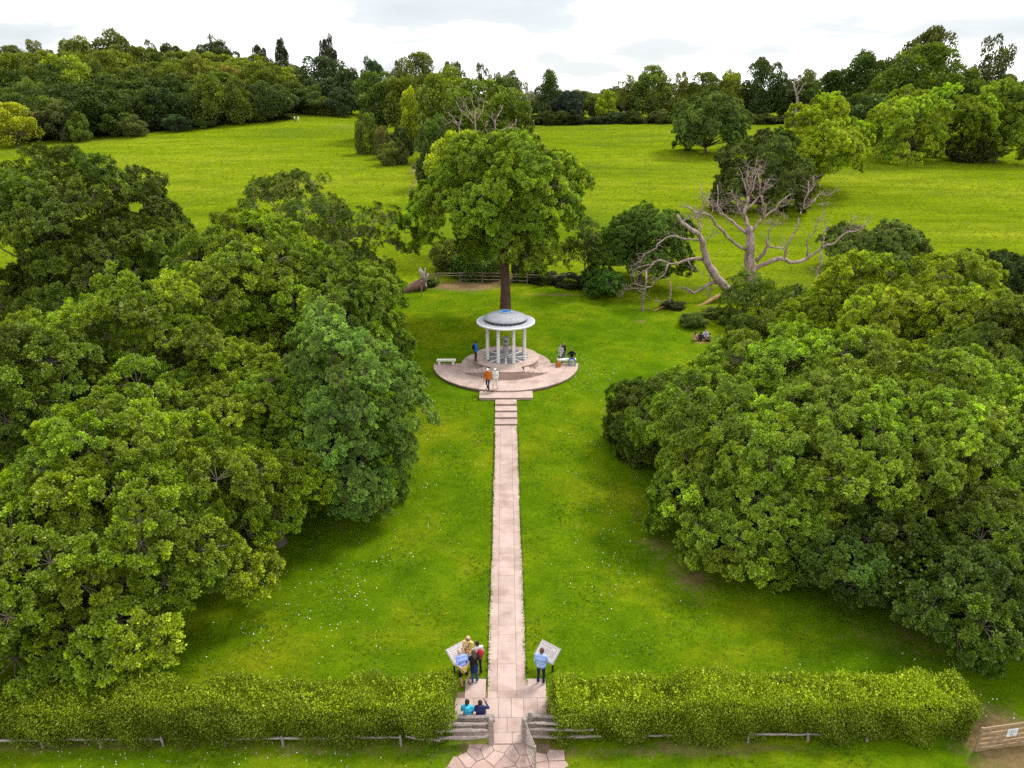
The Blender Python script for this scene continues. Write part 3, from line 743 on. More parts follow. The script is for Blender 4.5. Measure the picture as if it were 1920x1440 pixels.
# ------------------------------------------------------------------ the memorial rotunda
PZ_ = 0.62                                # platform height over the terrace
mem = empty('memorial_rotunda', (CX, CY, TZ)); tag(mem, 'white columned round memorial with shallow grey dome on a stepped stone platform', 'memorial')
RP = 2.75
MB().lathe([(RP - 0.02, -0.15), (RP - 0.02, PZ_ - 0.06), (1.6, PZ_ - 0.06), (0.0, PZ_ - 0.06)], 64).build('platform', STEPSTONE, mem)
cop = MB().lathe([(RP + 0.05, PZ_ - 0.058), (RP + 0.05, PZ_), (1.86, PZ_), (1.86, PZ_ - 0.058)], 64, closed=True).build('coping', STONE, mem)
fl = MB().lathe([(1.855, PZ_ - 0.05), (1.855, PZ_ - 0.012), (0, PZ_ - 0.012)], 48).build('floor', SETT, mem)
for k in range(8):
    a = k * math.pi / 4
    MB().prism([(0.25, -0.06), (1.84, -0.085), (1.84, 0.085), (0.25, 0.06)], PZ_ - 0.011, PZ_ + 0.004).build('floor_ray', WHITE, fl, (0, 0, 0), a)
# front landing with curved wall and side flights
yc0, Rw = 0.9, 4.6                        # centre of the front wall arc, its radius
def arc_y(x): return yc0 - math.sqrt(Rw * Rw - x * x)
XL = 1.5
pl = [(x, arc_y(x)) for x in np.linspace(-XL, XL, 17)] + [(1.12, -2.2), (0.6, -2.68), (-0.6, -2.68), (-1.12, -2.2)]
MB().prism(pl, -0.12, PZ_ - 0.06).build('front_wall', STEPSTONE, mem)
def grow(poly, k): return [(x * k, (y + 2.9) * 1.0 - 2.9 - (0.04 if y < -2.9 else 0)) for x, y in poly]
MB().prism(grow(pl, 1.0), PZ_ - 0.057, PZ_ + 0.003).build('front_landing', STONE, mem)
for s in (-1, 1):
    xs_ = np.linspace(XL, 3.32, 6)
    for i in range(5):
        x0, x1 = xs_[i], xs_[i + 1]; top = PZ_ * (5 - i) / 6
        iy = lambda x: -2.2 + (x - 1.12) / (3.45 - 1.12) * (arc_y(3.4) + 2.2) + 0.02
        q = [(s * x0, arc_y(x0)), (s * (x0 + x1) / 2, arc_y((x0 + x1) / 2)), (s * x1, arc_y(x1)), (s * x1, max(iy(x1), arc_y(x1) + 0.05)), (s * x0, iy(x0))]
        q2 = [(s * (x0 - 0.02), arc_y(x0) - 0.04), (s * (x0 + x1) / 2, arc_y((x0 + x1) / 2) - 0.04), (s * (x1 + 0.03), arc_y(x1 + .03) - 0.04), (s * (x1 + 0.03), max(iy(x1), arc_y(x1) + 0.06)), (s * (x0 - 0.02), iy(x0))]
        if s < 0: q.reverse(); q2.reverse()
        MB().prism(q, -0.1, top - 0.052).build('flight_step', STEPSTONE, mem)
        MB().prism(q2, top - 0.05, top).build('flight_tread', STONE, mem)
ROOF = PZ_ + 3.0
for k in range(8):
    a = math.pi / 8 + k * math.pi / 4; rc = 1.66
    c = MB().lathe([(0.0, PZ_), (0.165, PZ_), (0.165, PZ_ + 0.06), (0.145, PZ_ + 0.07), (0.142, PZ_ + 1.2), (0.125, ROOF - 0.06), (0.15, ROOF - 0.05), (0.15, ROOF + 0.01)], 18).build('column', WHITE, mem, (rc * math.cos(a), rc * math.sin(a), 0), smooth=False)
MB().lathe([(1.35, ROOF), (2.36, ROOF), (2.42, ROOF + 0.03), (2.42, ROOF + 0.13), (2.36, ROOF + 0.15), (1.35, ROOF + 0.15)], 72, closed=True).build('roof_rim', WHITE, mem)
MB().lathe([(2.34, ROOF + 0.153), (1.74, ROOF + 0.20), (1.70, ROOF + 0.10)], 72).build('roof_ring', ROOFRIM, mem)
band = MB().lathe([(1.74, ROOF + 0.15), (1.74, ROOF + 0.42), (1.60, ROOF + 0.42), (1.60, ROOF + 0.15)], 72, closed=True).build('clerestory', LEAD, mem)
for k in range(30):
    a0 = 2 * math.pi * k / 30
    MB().lathe([(1.75, 0.215), (1.775, 0.215), (1.775, 0.40), (1.75, 0.40)], 3, closed=True, a0=0.02, a1=2 * math.pi / 30 - 0.02).build('band_panel', GLASSBAND, band, (0, 0, ROOF), a0)
dome = MB().lathe([(1.82, ROOF + 0.40), (1.82, ROOF + 0.44), (1.5, ROOF + 0.60), (1.15, ROOF + 0.74), (0.8, ROOF + 0.84), (0.5, ROOF + 0.90)], 64).build('dome', LEAD, mem, smooth=True)
for k in range(20):
    a = 2 * math.pi * k / 20
    MB().tube([(r * math.cos(a), r * math.sin(a), ROOF + z) for r, z in ((1.80, 0.45), (1.5, 0.605), (1.15, 0.745), (0.8, 0.845), (0.56, 0.892))], 0.012, n=4).build('roof_seam', LEAD, dome)
oc = MB().lathe([(0.50, ROOF + 0.86), (0.54, ROOF + 0.86), (0.54, ROOF + 0.97), (0.42, ROOF + 0.99), (0.42, ROOF + 0.90)], 36).build('oculus_rim', BLUERIM, mem)
MB().lathe([(0.43, ROOF + 0.93), (0.2, ROOF + 0.955), (0, ROOF + 0.96)], 30).build('skylight', BLUE, oc, smooth=True)
pil = MB().lathe([(0.0, PZ_), (0.33, PZ_), (0.33, PZ_ + 0.06), (0.27, PZ_ + 0.08), (0.27, PZ_ + 1.72), (0.24, PZ_ + 1.75), (0.0, PZ_ + 1.75)], 12).build('pillar', PILLAR, mem, (0, 0, 0), R(15))
em = MB().lathe([(0.0, 0.01), (0.10, 0.01), (0.12, 0.02), (0.135, 0.0)], 20).build('emblem', FADED, pil)
em.parent = pil; em.rotation_euler = (R(90), 0, -R(15)); em.location = (0.262 * math.sin(R(-15)) * 1.0, -0.262 * math.cos(R(15)), PZ_ + 1.42)
em.location = Matrix.Rotation(-R(15), 3, 'Z') @ Vector((0, -0.268, PZ_ + 1.42))
st = MB()
star = [((0.095 if i % 2 == 0 else 0.04) * math.sin(i * math.pi / 5), (0.095 if i % 2 == 0 else 0.04) * math.cos(i * math.pi / 5)) for i in range(10)]
st.prism(star[::-1], 0.012, 0.022).build('star', INK, em)
fc = bpy.data.curves.new('inscription', 'FONT'); fc.body = 'TO COMMEMORATE\nMAGNA CARTA\nSYMBOL OF FREEDOM\nUNDER LAW'; fc.size = 0.052; fc.align_x = 'CENTER'; fc.extrude = 0.002
tmp_ = bpy.data.objects.new('tmp', fc); COL.objects.link(tmp_); fm = bpy.data.meshes.new_from_object(tmp_.evaluated_get(bpy.context.evaluated_depsgraph_get())); bpy.data.objects.remove(tmp_)
fm.materials.clear(); fm.materials.append(INK); fo = link('inscription', fm, pil)
fo.rotation_euler = (R(90), 0, -R(15)); fo.location = Matrix.Rotation(-R(15), 3, 'Z') @ Vector((0, -0.276, PZ_ + 1.12))

def stone_bench(x, y, label):
    b = empty('stone_bench', (x, y, TZ)); tag(b, label, 'bench', 'stone benches on the terrace')
    MB().prism([(-0.8, -0.2), (0.8, -0.2), (0.8, 0.2), (-0.8, 0.2)], 0.36, 0.47).build('seat', BENCHSTONE, b)
    for s in (-1, 1): MB().prism([(s * .58 - .09, -.16), (s * .58 + .09, -.16), (s * .58 + .09, .16), (s * .58 - .09, .16)], 0, 0.36).build('leg', BENCHSTONE, b)
    return b
pL = P(837, 684, 56.25); pR = P(1062, 680, 56.35)
stone_bench(pL.x, 56.2, 'empty pale stone bench at the edge of the terrace, nobody on it')
stone_bench(pR.x, 56.25, 'pale stone bench with a person in black sitting on it')

# ------------------------------------------------------------------ gates, rails, benches and boards by the entrance
def rail_mesh(a, b, r0, r1, seed, n=9, mat=None, flat=0.6):
    r = random.Random(seed); a = Vector(a); b = Vector(b); mb = MB(); pts = []; rad = []
    for i in range(n):
        t = i / (n - 1); w = math.sin(math.pi * t) ** 0.5 if 0 < t < 1 else 0.35
        pts.append(a + (b - a) * t + Vector((0, r.uniform(-.015, .015), r.uniform(-.02, .02)))); rad.append((r0 + (r1 - r0) * t) * (0.5 + 0.6 * w) * r.uniform(0.85, 1.15))
    return mb.tube(pts, rad, n=6)
FY = G(921, 1395).y
xpl = G(921, 1395).x; xpr = G(983, 1400).x
def post(parent, x, y, h, r, mat, name='post', tilt=0.0, sq=False):
    if sq: return MB().box((0, 0, h / 2 - 0.15), (r * 2, r * 2, h + 0.3)).build(name, mat, parent, (x, y, 0))
    return MB().tube([(0, 0, -0.3), (0.0, 0, h * 0.5), (tilt, 0, h - 0.05), (tilt, 0, h)], [r * 1.05, r, r * 0.97, r * 0.7], n=9).build(name, mat, parent, (x, y, 0))
# the left run of cleft rails
fL = empty('cleft_rail_fence', (xpl, FY, 0)); tag(fL, 'grey cleft rail fence left of the open wicket gate, under the hedge', 'fence', 'rail fences along the hedges')
post(fL, 0, 0, 1.28, 0.105, OAKWOOD)
for z, xe, i in ((0.30, -2.6, 0), (0.64, -2.3, 1), (0.95, -2.1, 2)):
    rail_mesh((-0.06 if i < 2 else -0.25, 0.02, z + 0.02), (xe, 0.02 + 0.05 * i, z - 0.03), 0.055, 0.07, i + 40).build('rail', OAKWOOD, fL)
hx = -4.0
i = 0
while hx > -21:
    px_ = hx - xpl
    post(fL, px_, 0.0, 0.46, 0.05, OAKWOOD, 'post', tilt=random.uniform(-.04, .04))
    if i % 5 != 3:
        rail_mesh((px_ + 0.02, 0.03, 0.36 + random.uniform(-.05, .03)), (px_ - 2.25, 0.03, 0.36 + random.uniform(-.04, .04)), 0.045, 0.05, i + 60).build('rail', OAKWOOD, fL)
    hx -= 2.25 + random.uniform(-.1, .1); i += 1
rail_mesh((-1.9, -0.12, 0.33), (px_ * 0 - 3.2, 0.03, 0.36), 0.05, 0.05, 88).build('rail', OAKWOOD, fL)
fR = empty('cleft_rail_fence', (xpr, FY, 0)); tag(fR, 'grey cleft rail fence right of the open wicket gate, behind its hinge post', 'fence', 'rail fences along the hedges')
post(fR, 0, 0, 1.30, 0.11, OAKWOOD); post(fR, 0.22, 0.35, 1.25, 0.08, OAKWOOD, 'post', 0.03, True)
for z, xe, i in ((0.30, 2.9, 0), (0.66, 2.6, 1), (0.97, 2.2, 2)):
    rail_mesh((0.16, 0.05, z), (xe, 0.08, z - 0.06), 0.05, 0.065, i + 50).build('rail', OAKWOOD, fR)
hx = 4.6; i = 0
while hx < 15.2:
    post(fR, hx - xpr, 0.0, 0.44, 0.05, OAKWOOD, 'post', tilt=random.uniform(-.04, .04))
    if i % 3 != 1: rail_mesh((hx - xpr, 0.03, 0.34), (hx - xpr + 2.2, 0.03, 0.33), 0.04, 0.04, i + 90).build('rail', OAKWOOD, fR)
    hx += 2.25; i += 1
# benches of split oak behind the rails
def oak_bench(x, label, w=1.75):
    b = empty('oak_bench', (x, FY + 0.75, 0)); tag(b, label, 'bench', 'oak benches inside the entrance')
    MB().box((0, 0.06, 0.43), (w, 0.36, 0.06)).build('seat', OAKWOOD, b)
    rail_mesh((-w / 2, -0.17, 0.72), (w / 2, -0.17, 0.74), 0.07, 0.06, int(x * 7) + 3).build('back_rail', OAKWOOD, b)
    rail_mesh((-w / 2, -0.16, 0.56), (w / 2, -0.16, 0.57), 0.05, 0.05, int(x * 7) + 9).build('back_rail', OAKWOOD, b)
    for s in (-1, 1):
        MB().box((s * (w / 2 - .2), 0.16, 0.2), (0.10, 0.10, 0.40)).build('leg', OAKWOOD, b)
        MB().box((s * (w / 2 - .2), -0.10, 0.38), (0.10, 0.09, 0.76)).build('leg', OAKWOOD, b)
    return b
oak_bench(G(888, 1372).x - 0.05, 'rustic oak bench left of the path with two people sitting on it')
oak_bench(G(1012, 1372).x + 0.35, 'empty rustic oak bench right of the path behind the rails')
# wicket gate standing open towards the camera
ge = P(1004, 1412, FY - 1.10); ga_ = math.atan2((FY - 1.15) - FY, ge.x - xpr - 0.03)
gate = empty('wicket_gate', (xpr + 0.05, FY - 0.13, 0), ga_); tag(gate, 'small grey wooden barred wicket gate standing open on its post beside the path', 'gate')
gl = 1.12
for xx in (0.04, gl - 0.04): MB().box((xx, 0, 0.65), (0.075, 0.055, 1.12)).build('stile', OAKWOOD, gate)
for i, z in enumerate((0.18, 0.40, 0.60, 0.80, 0.98, 1.15)): MB().box((gl / 2, 0, z), (gl - 0.16, 0.028, 0.075)).build('bar', OAKWOOD, gate)
MB().box((gl / 2, 0.03, 0.64), (1.25, 0.025, 0.06), ry=-R(42)).build('brace', OAKWOOD, gate)
# field gate at the far right with its notice
gA = G(1826, 1410); gB = P(1990, 1395, gA.y + 0.55); ang = math.atan2(gB.y - gA.y, gB.x - gA.x)
fg = empty('field_gate', (gA.x, gA.y, 0), ang); tag(fg, 'brown five barred field gate with crossed braces beyond the end of the right hedge', 'gate')
W_ = 3.3
for xx in (0.05, W_ - .05): MB().box((xx, 0, 0.62), (0.09, 0.07, 1.16)).build('stile', GATEWOOD, fg)
for i, z in enumerate((0.14, 0.36, 0.60, 0.86, 1.13)): MB().box((W_ / 2, 0, z), (W_ - 0.19, 0.035, 0.085 if i < 4 else 0.11)).build('bar', GATEWOOD, fg)
for (a, b, yo) in ((0.12, 1.55, -0.032), (1.45, 0.25, 0.032), (1.75, 3.1, 0.032), (3.05, 1.75, -0.032)):
    L = math.hypot(b - a, 0.9); MB().box(((a + b) / 2, yo, 0.64), (L, 0.024, 0.065), ry=-math.atan2(0.9, b - a)).build('brace', GATEWOOD, fg)
sg = empty('gate_notice', Matrix.Rotation(ang, 4, 'Z') @ Vector((1.30, -0.075, 0)) + Vector((gA.x, gA.y, 0)), ang); tag(sg, 'white square notice fixed on the bars of the brown field gate', 'sign')
MB().box((0, 0, 0.83), (0.42, 0.012, 0.36)).build('plate', flat_mat('notice_white', (0.72, 0.74, 0.80), 0.4, 0.04), sg)
for i, (w, z) in enumerate(((0.26, 0.95), (0.30, 0.90), (0.28, 0.85), (0.31, 0.80))): MB().box((0, -0.008, z), (w, 0.003, 0.014)).build('text_line', FADED, sg)
MB().box((0.0, -0.008, 0.72), (0.13, 0.003, 0.035)).build('dark_block', INK, sg)

def info_board(corners, label, text_side):
    """corners: photo positions left, top, right, bottom of the slanted panel"""
    c = P(*corners, 23.6)
def lectern(px, py, rz, label, D):
    p = P(px, py, D); o = empty('information_board', (p.x, p.y, 0), rz); tag(o, label, 'sign', 'information boards beside the path')
    T = Matrix.Translation((0, 0, 0.95)) @ Matrix.Rotation(R(32), 4, 'X')
    f = MB().box((0, 0, 0), (0.98, 0.74, 0.04)); f.v = [tuple(T @ Vector(v)) for v in f.v]; f.build('frame', FRAME, o)
    q = MB().box((0, 0, 0.024), (0.88, 0.64, 0.012)); q.v = [tuple(T @ Vector(v)) for v in q.v]; pn = q.build('panel', PANEL, o)
    for (x, y, w, hh, mt) in ((0, 0.285, 0.80, 0.018, FADED), (-0.36, 0.21, 0.03, 0.04, INK), (-0.30, 0.20, 0.03, 0.03, INK), (0.35, 0.2, 0.04, 0.04, INK), (-0.05, 0.2, 0.4, 0.03, FADED)) + tuple((xx, 0.12 - 0.035 * k, 0.22, 0.008, FADED) for xx in (-0.27, 0.0, 0.27) for k in range(9)):
        b = MB().box((x, y, 0.0325), (w, hh, 0.004)); b.v = [tuple(T @ Vector(v)) for v in b.v]; b.build('print', mt, pn)
    for s in (-1, 1): MB().tube([(s * 0.25, 0.05, -0.2), (s * 0.25, 0.05, 0.5), (s * 0.25, 0.02, 0.92)], 0.04, n=8).build('leg', METAL, o)
    return o
lectern(862, 1242, R(38), 'slanted white board left of the path, a man in shorts bent over it', 23.6)
lectern(1026, 1239, R(-38), 'slanted white board right of the path before a man in pale blue', 23.6)

# ------------------------------------------------------------------ hedges
def hedge(name, label, x0, x1, ya_, yb_, hgt, n, col, seed, notch=None):
    r = np.random.default_rng(seed)
    Lx = x1 - x0; Wy = yb_ - ya_
    a_top, a_f, a_e = Lx * Wy, Lx * hgt, Wy * hgt
    pr = np.array([a_top * 1.15, a_f * 1.1, a_f * 0.5, a_e, a_e]); side = r.choice(5, n, p=pr / pr.sum())
    u, w = r.uniform(0, 1, n), r.uniform(0, 1, n)
    x = np.where(side < 3, x0 + u * Lx, np.where(side == 3, x0, x1)); yv = np.where(side == 0, ya_ + w * Wy, np.where(side == 1, ya_, np.where(side == 2, yb_, ya_ + u * Wy)))
    z = np.where(side == 0, hgt, 0.12 + (w if True else 0) * (hgt - 0.12))
    nrm = np.array([(0, 0, 1), (0, -1, 0), (0, 1, 0), (-1, 0, 0), (1, 0, 0)], float)[side]
    # rounded shoulders
    tz = np.clip((z - hgt * 0.72) / (hgt * 0.28), 0, 1); mid = (ya_ + yb_) / 2
    yv = mid + (yv - mid) * (1 - 0.22 * tz ** 2 * (side != 0)) * np.where(side == 0, 0.85, 1)
    bulge = 0.16 * np.sin(x * 1.7 + 1.3 * np.sin(x * 0.6 + seed)) + 0.10 * np.sin(x * 4.1 + z * 3) + 0.07 * np.sin(yv * 5 + x * 2.3) + 0.08 * np.sin(z * 4 + x * 0.9)
    depth = -np.abs(r.normal(size=n)) * 0.17 + 0.05
    hv = 0.13 * np.sin(x * 0.55 + seed) + 0.06 * np.sin(x * 1.9 + seed * 2)
    p = np.stack([x, yv, z + hv * (z / hgt) ** 2], 1) + nrm * (bulge + depth)[:, None] + r.normal(size=(n, 3)) * 0.03
    if notch is not None: p[:, 2] -= notch(p[:, 0], p[:, 1])
    # twig tips: group leaves onto sprigs
    spr = r.normal(size=(n // 9 + 1, 3)) * 0.05; p += np.repeat(spr, 9, 0)[:n]
    d = norm(nrm + rand_unit(r, n) * 0.9 + np.array([0, 0, 0.35])); nn = norm(nrm + rand_unit(r, n) * 0.8 + np.array([0, -0.1, 0.5]))
    Ls = r.uniform(0.042, 0.085, n); v = r.uniform(0, 1, n) * np.where(side == 0, 0.85, 0.25 + 0.45 * z / hgt) + 0.15 * (side == 0)  # top yellowed as new growth; sides darkened downward, painting in light from above
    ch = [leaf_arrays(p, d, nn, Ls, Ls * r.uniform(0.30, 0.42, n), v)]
    # upright shoots along the top
    m = int(Lx * 26); sx = r.uniform(x0, x1, m); sy = mid + r.uniform(-0.45, 0.5, m) * Wy * 0.85; sh = r.uniform(0.08, 0.38, m) ** 1.0
    for k in range(7):
        t = (k + 1) / 7
        pp = np.stack([sx + r.normal(size=m) * 0.02, sy + r.normal(size=m) * 0.02, hgt + 0.13 * np.sin(sx * 0.55 + seed) + 0.06 * np.sin(sx * 1.9 + seed * 2) + 0.16 * np.sin(sx * 1.7 + 1.3 * np.sin(sx * 0.6 + seed)) + sh * t], 1)
        if notch is not None: pp[:, 2] -= notch(pp[:, 0], pp[:, 1])
        dd = norm(rand_unit(r, m) + np.array([0, 0, 0.7])); LL = r.uniform(0.06, 0.11, m)
        ch.append(leaf_arrays(pp, dd, norm(rand_unit(r, m) + np.array([0, 0, 0.8])), LL, LL * 0.36, r.uniform(0.55, 1, m)))
    o = empty(name, ((x0 + x1) / 2, mid, 0)); tag(o, label, 'hedge', 'clipped hedges at the entrance')
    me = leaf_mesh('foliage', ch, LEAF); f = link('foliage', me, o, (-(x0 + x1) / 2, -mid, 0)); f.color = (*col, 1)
    stem = MB(); rr = random.Random(seed)
    xx = x0 + 0.3
    while xx < x1 - 0.2:
        a = (xx - (x0 + x1) / 2, rr.uniform(-.3, .3), 0)
        for _ in range(3): stem.tube([(a[0], a[1], -0.1), (a[0] + rr.uniform(-.3, .3), a[1] + rr.uniform(-.5, .5), hgt * 0.5), (a[0] + rr.uniform(-.5, .5), a[1] + rr.uniform(-.7, .7), hgt * 0.9)], [0.03, 0.02, 0.01], n=4)
        xx += 0.45
    s = stem.build('stems', BARK, o); s.color = (0.10, 0.07, 0.05, 1)
    return o
HCOL = (0.255, 0.345, 0.010)
xl1 = P(850, 1330, FY + 0.6).x - 0.12; xr0 = P(1034, 1330, FY + 0.6).x + 0.22; xr1 = P(1832, 1340, FY + 0.5).x - 0.4
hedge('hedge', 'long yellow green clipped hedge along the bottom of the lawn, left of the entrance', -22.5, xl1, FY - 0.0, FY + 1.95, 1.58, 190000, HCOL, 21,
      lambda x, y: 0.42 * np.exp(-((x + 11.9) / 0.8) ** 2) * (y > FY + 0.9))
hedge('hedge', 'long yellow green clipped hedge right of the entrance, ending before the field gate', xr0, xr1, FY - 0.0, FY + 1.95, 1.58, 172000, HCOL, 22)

# ------------------------------------------------------------------ big trees round the lawn
OAK = (0.182, 0.266, 0.008); OAKD = (0.104, 0.156, 0.008); OAKY = (0.262, 0.345, 0.008); GREEN = (0.205, 0.305, 0.016); BLUEG = (0.180, 0.300, 0.042); LIME = (0.320, 0.425, 0.008)
def near(label, px, pyt, D, width, col, seed, n=64, bs=1.6, ry=None, name='oak_tree', **kw):
    p = P(px, pyt, D); g = h1(p.x, p.y); rx = width / 2 * scale_at((p.x, D, p.z - 3))
    if n > 40: bs *= 0.8; n = int(n * 1.45)          # finer boughs on the big near crowns
    return bough_tree(name, label, (p.x, p.y, g), (rx, ry or rx), p.z - g, col, seed, n=n, bs=bs, **kw)
GRP = 'broadleaf trees flanking the lawn'
near('spreading dark oak at the bottom left corner, its boughs drooping to the hedge', 165, 800, 27.0, 560, OAK, 1, n=95, bs=1.55, low=0.03, group=GRP)
near('yellow tipped oak behind the bottom left one, at the left border of the picture', 190, 525, 38.5, 470, OAK, 2, n=85, bs=1.6, low=0.05, group=GRP)
near('broad green oak in the middle of the left group, right of the dark rounded oak', 470, 395, 49.0, 400, OAK, 3, n=90, bs=1.75, low=0.05, group=GRP)
near('oak whose right side hangs over the lawn opposite the memorial', 622, 470, 47.0, 250, (0.140, 0.215, 0.008), 4, n=62, bs=1.6, low=0.12, group=GRP)
near('sparse dark topped oak standing out against the meadow at the back of the left group', 580, 325, 62.0, 380, OAKD, 5, n=66, bs=1.6, low=0.15, kind='loose', group=GRP, fill=1500)
near('round fresh green maple nearest the path on the left, with pale bluish leaves', 642, 612, 36.0, 272, BLUEG, 6, n=92, bs=1.15, low=0.015, name='maple_tree', group=GRP)
near('large dark rounded oak at the left border behind the yellow tipped oak', 125, 296, 60.0, 410, OAKD, 7, n=95, bs=2.0, low=0.08, group=GRP)
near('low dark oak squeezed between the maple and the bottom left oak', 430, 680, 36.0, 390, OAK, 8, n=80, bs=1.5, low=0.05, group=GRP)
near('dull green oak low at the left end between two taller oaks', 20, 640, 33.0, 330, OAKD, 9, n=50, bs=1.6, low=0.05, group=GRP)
near('huge spreading oak filling the right side of the lawn', 1535, 660, 37.0, 620, GREEN, 11, n=130, bs=1.7, low=0.03, ry=8.5, group=GRP)
near('dark ragged oak behind the huge right oak, its left edge over the lawn', 1255, 712, 43.0, 215, OAKD, 12, n=44, bs=1.5, low=0.04, group=GRP)
near('green oak at the right border above the field gate', 1830, 690, 34.0, 420, GREEN, 13, n=85, bs=1.65, low=0.03, group=GRP)
near('yellow crowned oak at the top of the right group', 1700, 485, 55.0, 420, OAKY, 14, n=80, bs=1.7, low=0.05, group=GRP)
near('dull green oak at the right border beside the yellow crowned oak', 1900, 560, 46.0, 300, (0.13, 0.185, 0.01), 15, n=60, bs=1.7, low=0.05, group=GRP)
near('low spreading oak bough mass at the lawn side of the huge right oak', 1400, 835, 32.5, 320, GREEN, 19, n=58, bs=1.5, low=0.0, group=GRP)
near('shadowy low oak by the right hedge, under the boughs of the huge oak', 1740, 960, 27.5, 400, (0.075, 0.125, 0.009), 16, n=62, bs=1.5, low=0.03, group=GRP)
near('leafy low oak between the bottom left oak and the maple, over the shaded grass', 490, 800, 33.0, 230, OAK, 18, n=46, bs=1.4, low=0.0, group=GRP)
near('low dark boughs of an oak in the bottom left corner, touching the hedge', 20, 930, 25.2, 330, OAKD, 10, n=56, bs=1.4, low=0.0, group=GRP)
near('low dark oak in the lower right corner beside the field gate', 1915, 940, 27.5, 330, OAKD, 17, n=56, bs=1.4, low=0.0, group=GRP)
# the tall oak behind the memorial
p = P(948, 612, 66.0)
bough_tree('oak_tree', 'tall oak with a straight brown trunk rising right behind the memorial', (p.x, 66, h1(p.x, 66)), (8.2, 7.8), 17.8, (0.205, 0.315, 0.012), 37, n=150, bs=1.35, low=0.28, lobes=20, lscale=0.85,
           trunk_r=0.46, bark=(0.115, 0.062, 0.048), offs=(-0.35, 0.3), lumps=0.30)
far_tree('ash_tree', 'bright yellow green tree showing above the left of the tall oak behind the memorial', 853, 92, 234, 122, (0.20, 0.25, 0.012), 'dome', low=0.25)
near('slim dark tree right of the tall oak, in front of the dead tree', 1210, 378, 79.0, 205, (0.112, 0.200, 0.016), 33, n=72, bs=1.35, low=0.03, trunk_r=0.2, name='field_maple')
near('slender open sapling between the tall oak and the slim dark tree', 1100, 408, 77.0, 95, (0.117, 0.176, 0.012), 34, n=22, bs=1.1, low=0.22, kind='loose', trunk_r=0.09, name='sapling', fill=400)
near('low leafy shrub at the foot of the slim dark tree', 1140, 500, 76.0, 100, (0.081, 0.180, 0.010), 35, n=22, bs=1.1, low=0.0, trunk_r=0.06, name='shrub', cat='shrub', fill=900)

# ------------------------------------------------------------------ shrubs and trees of the middle ground
ORD = ['first', 'second', 'third', 'fourth', 'fifth', 'sixth', 'seventh', 'eighth', 'ninth', 'tenth', 'eleventh', 'twelfth', 'thirteenth', 'fourteenth', 'fifteenth', 'sixteenth', 'seventeenth', 'eighteenth', 'nineteenth', 'twentieth', 'twenty-first', 'twenty-second', 'twenty-third', 'twenty-fourth', 'twenty-fifth', 'twenty-sixth', 'twenty-seventh', 'twenty-eighth']
def sh(label, px, D, top, width, col, var='dome', name='shrub', **kw): return far_tree(name, label, px, D, top, width, col, var, cat='shrub', low=-0.35, trunk=False, **kw)
sh('leafy yellow green bush under the left boughs of the tall oak', 850, 84, 448, 100, (0.075, 0.105, 0.010))
sh('broad dark green bush behind the fence, left of the oak trunk', 895, 83, 438, 120, (0.045, 0.085, 0.010))
sh('tall dark ivy clad bush behind the fence, right of the oak trunk', 985, 81, 440, 62, (0.022, 0.034, 0.008), 'tall')
sh('dark clipped bramble clump along the fence, left part', 1022, 80, 505, 60, (0.020, 0.030, 0.008))
sh('dark bramble clump along the fence, right part', 1070, 79, 513, 70, (0.018, 0.028, 0.008))
sh('small weedy bush beside the root plate of the fallen log', 806, 79, 520, 34, (0.05, 0.075, 0.012))
near('open green shrub in front of the dead tree trunk', 1432, 512, 67.0, 150, (0.130, 0.202, 0.012), 36, n=28, bs=1.15, low=0.0, trunk_r=0.07, name='shrub', cat='shrub', kind='loose', fill=900)
near('grey green rounded bush right of the dead tree', 1645, 418, 84.0, 215, (0.165, 0.235, 0.040), 37, n=46, bs=1.45, low=0.0, trunk_r=0.1, name='shrub', cat='shrub')
near('dark leafy bush at the right border behind the right group', 1865, 475, 76.0, 150, (0.047, 0.081, 0.009), 38, n=36, bs=1.5, low=0.0, trunk_r=0.1, name='shrub', cat='shrub')
for (px, D, top, w, c, lab) in ((1300, 66, 585, 60, (0.05, 0.075, 0.012), 'low bramble bush below the fallen dead branch'), (1345, 68.5, 585, 66, (0.06, 0.09, 0.012), 'low green bush just above the picnic group'),
        (1402, 61, 590, 80, (0.05, 0.08, 0.01), 'low bush between the picnic group and the huge right oak'), (1372, 66.5, 575, 62, (0.07, 0.10, 0.012), 'small green bush at the lawn border, left of the open green shrub'), (1440, 62, 585, 90, (0.06, 0.09, 0.012), 'wide bush at the foot of the open green shrub'), (1262, 71, 580, 50, (0.035, 0.05, 0.010), 'small dark bramble at the left end of the fallen branch'), (1392, 54, 655, 70, (0.075, 0.10, 0.01), 'low bush right of the picnic group at the lawn border'),
        (1500, 70, 545, 70, (0.08, 0.105, 0.012), 'pale bush right of the open green shrub'), (1570, 74, 540, 60, (0.09, 0.10, 0.02), 'pale weedy bush under the right limb of the dead tree')):
    sh(lab, px, D, top, w, c)
FG = 'trees standing in the meadow'
def field(label, px, pyb, top, width, col, seed, n=64, bs=1.8, kind='std', **kw):
    g = G(px, pyb); p = P(px, top, g.y); rx = width / 2 * scale_at(p)
    kw.setdefault('low', -0.08); kw.setdefault('lscale', 1.2); col = tuple(c * 1.6 for c in col) if col != LIME else col
    return bough_tree('field_tree', label, (p.x, g.y, h1(p.x, g.y)), (rx, rx), p.z - h1(p.x, g.y), col, seed, n=n, bs=bs, kind=kind, group=FG, **kw)
field('dense dark green dome shaped tree standing alone in the meadow', 1332, 287, 182, 156, (0.080, 0.122, 0.018), 51, n=70, bs=2.2)
field('bright lime green tree on the meadow behind the dead tree', 1548, 358, 190, 180, LIME, 52, n=80, bs=2.0)
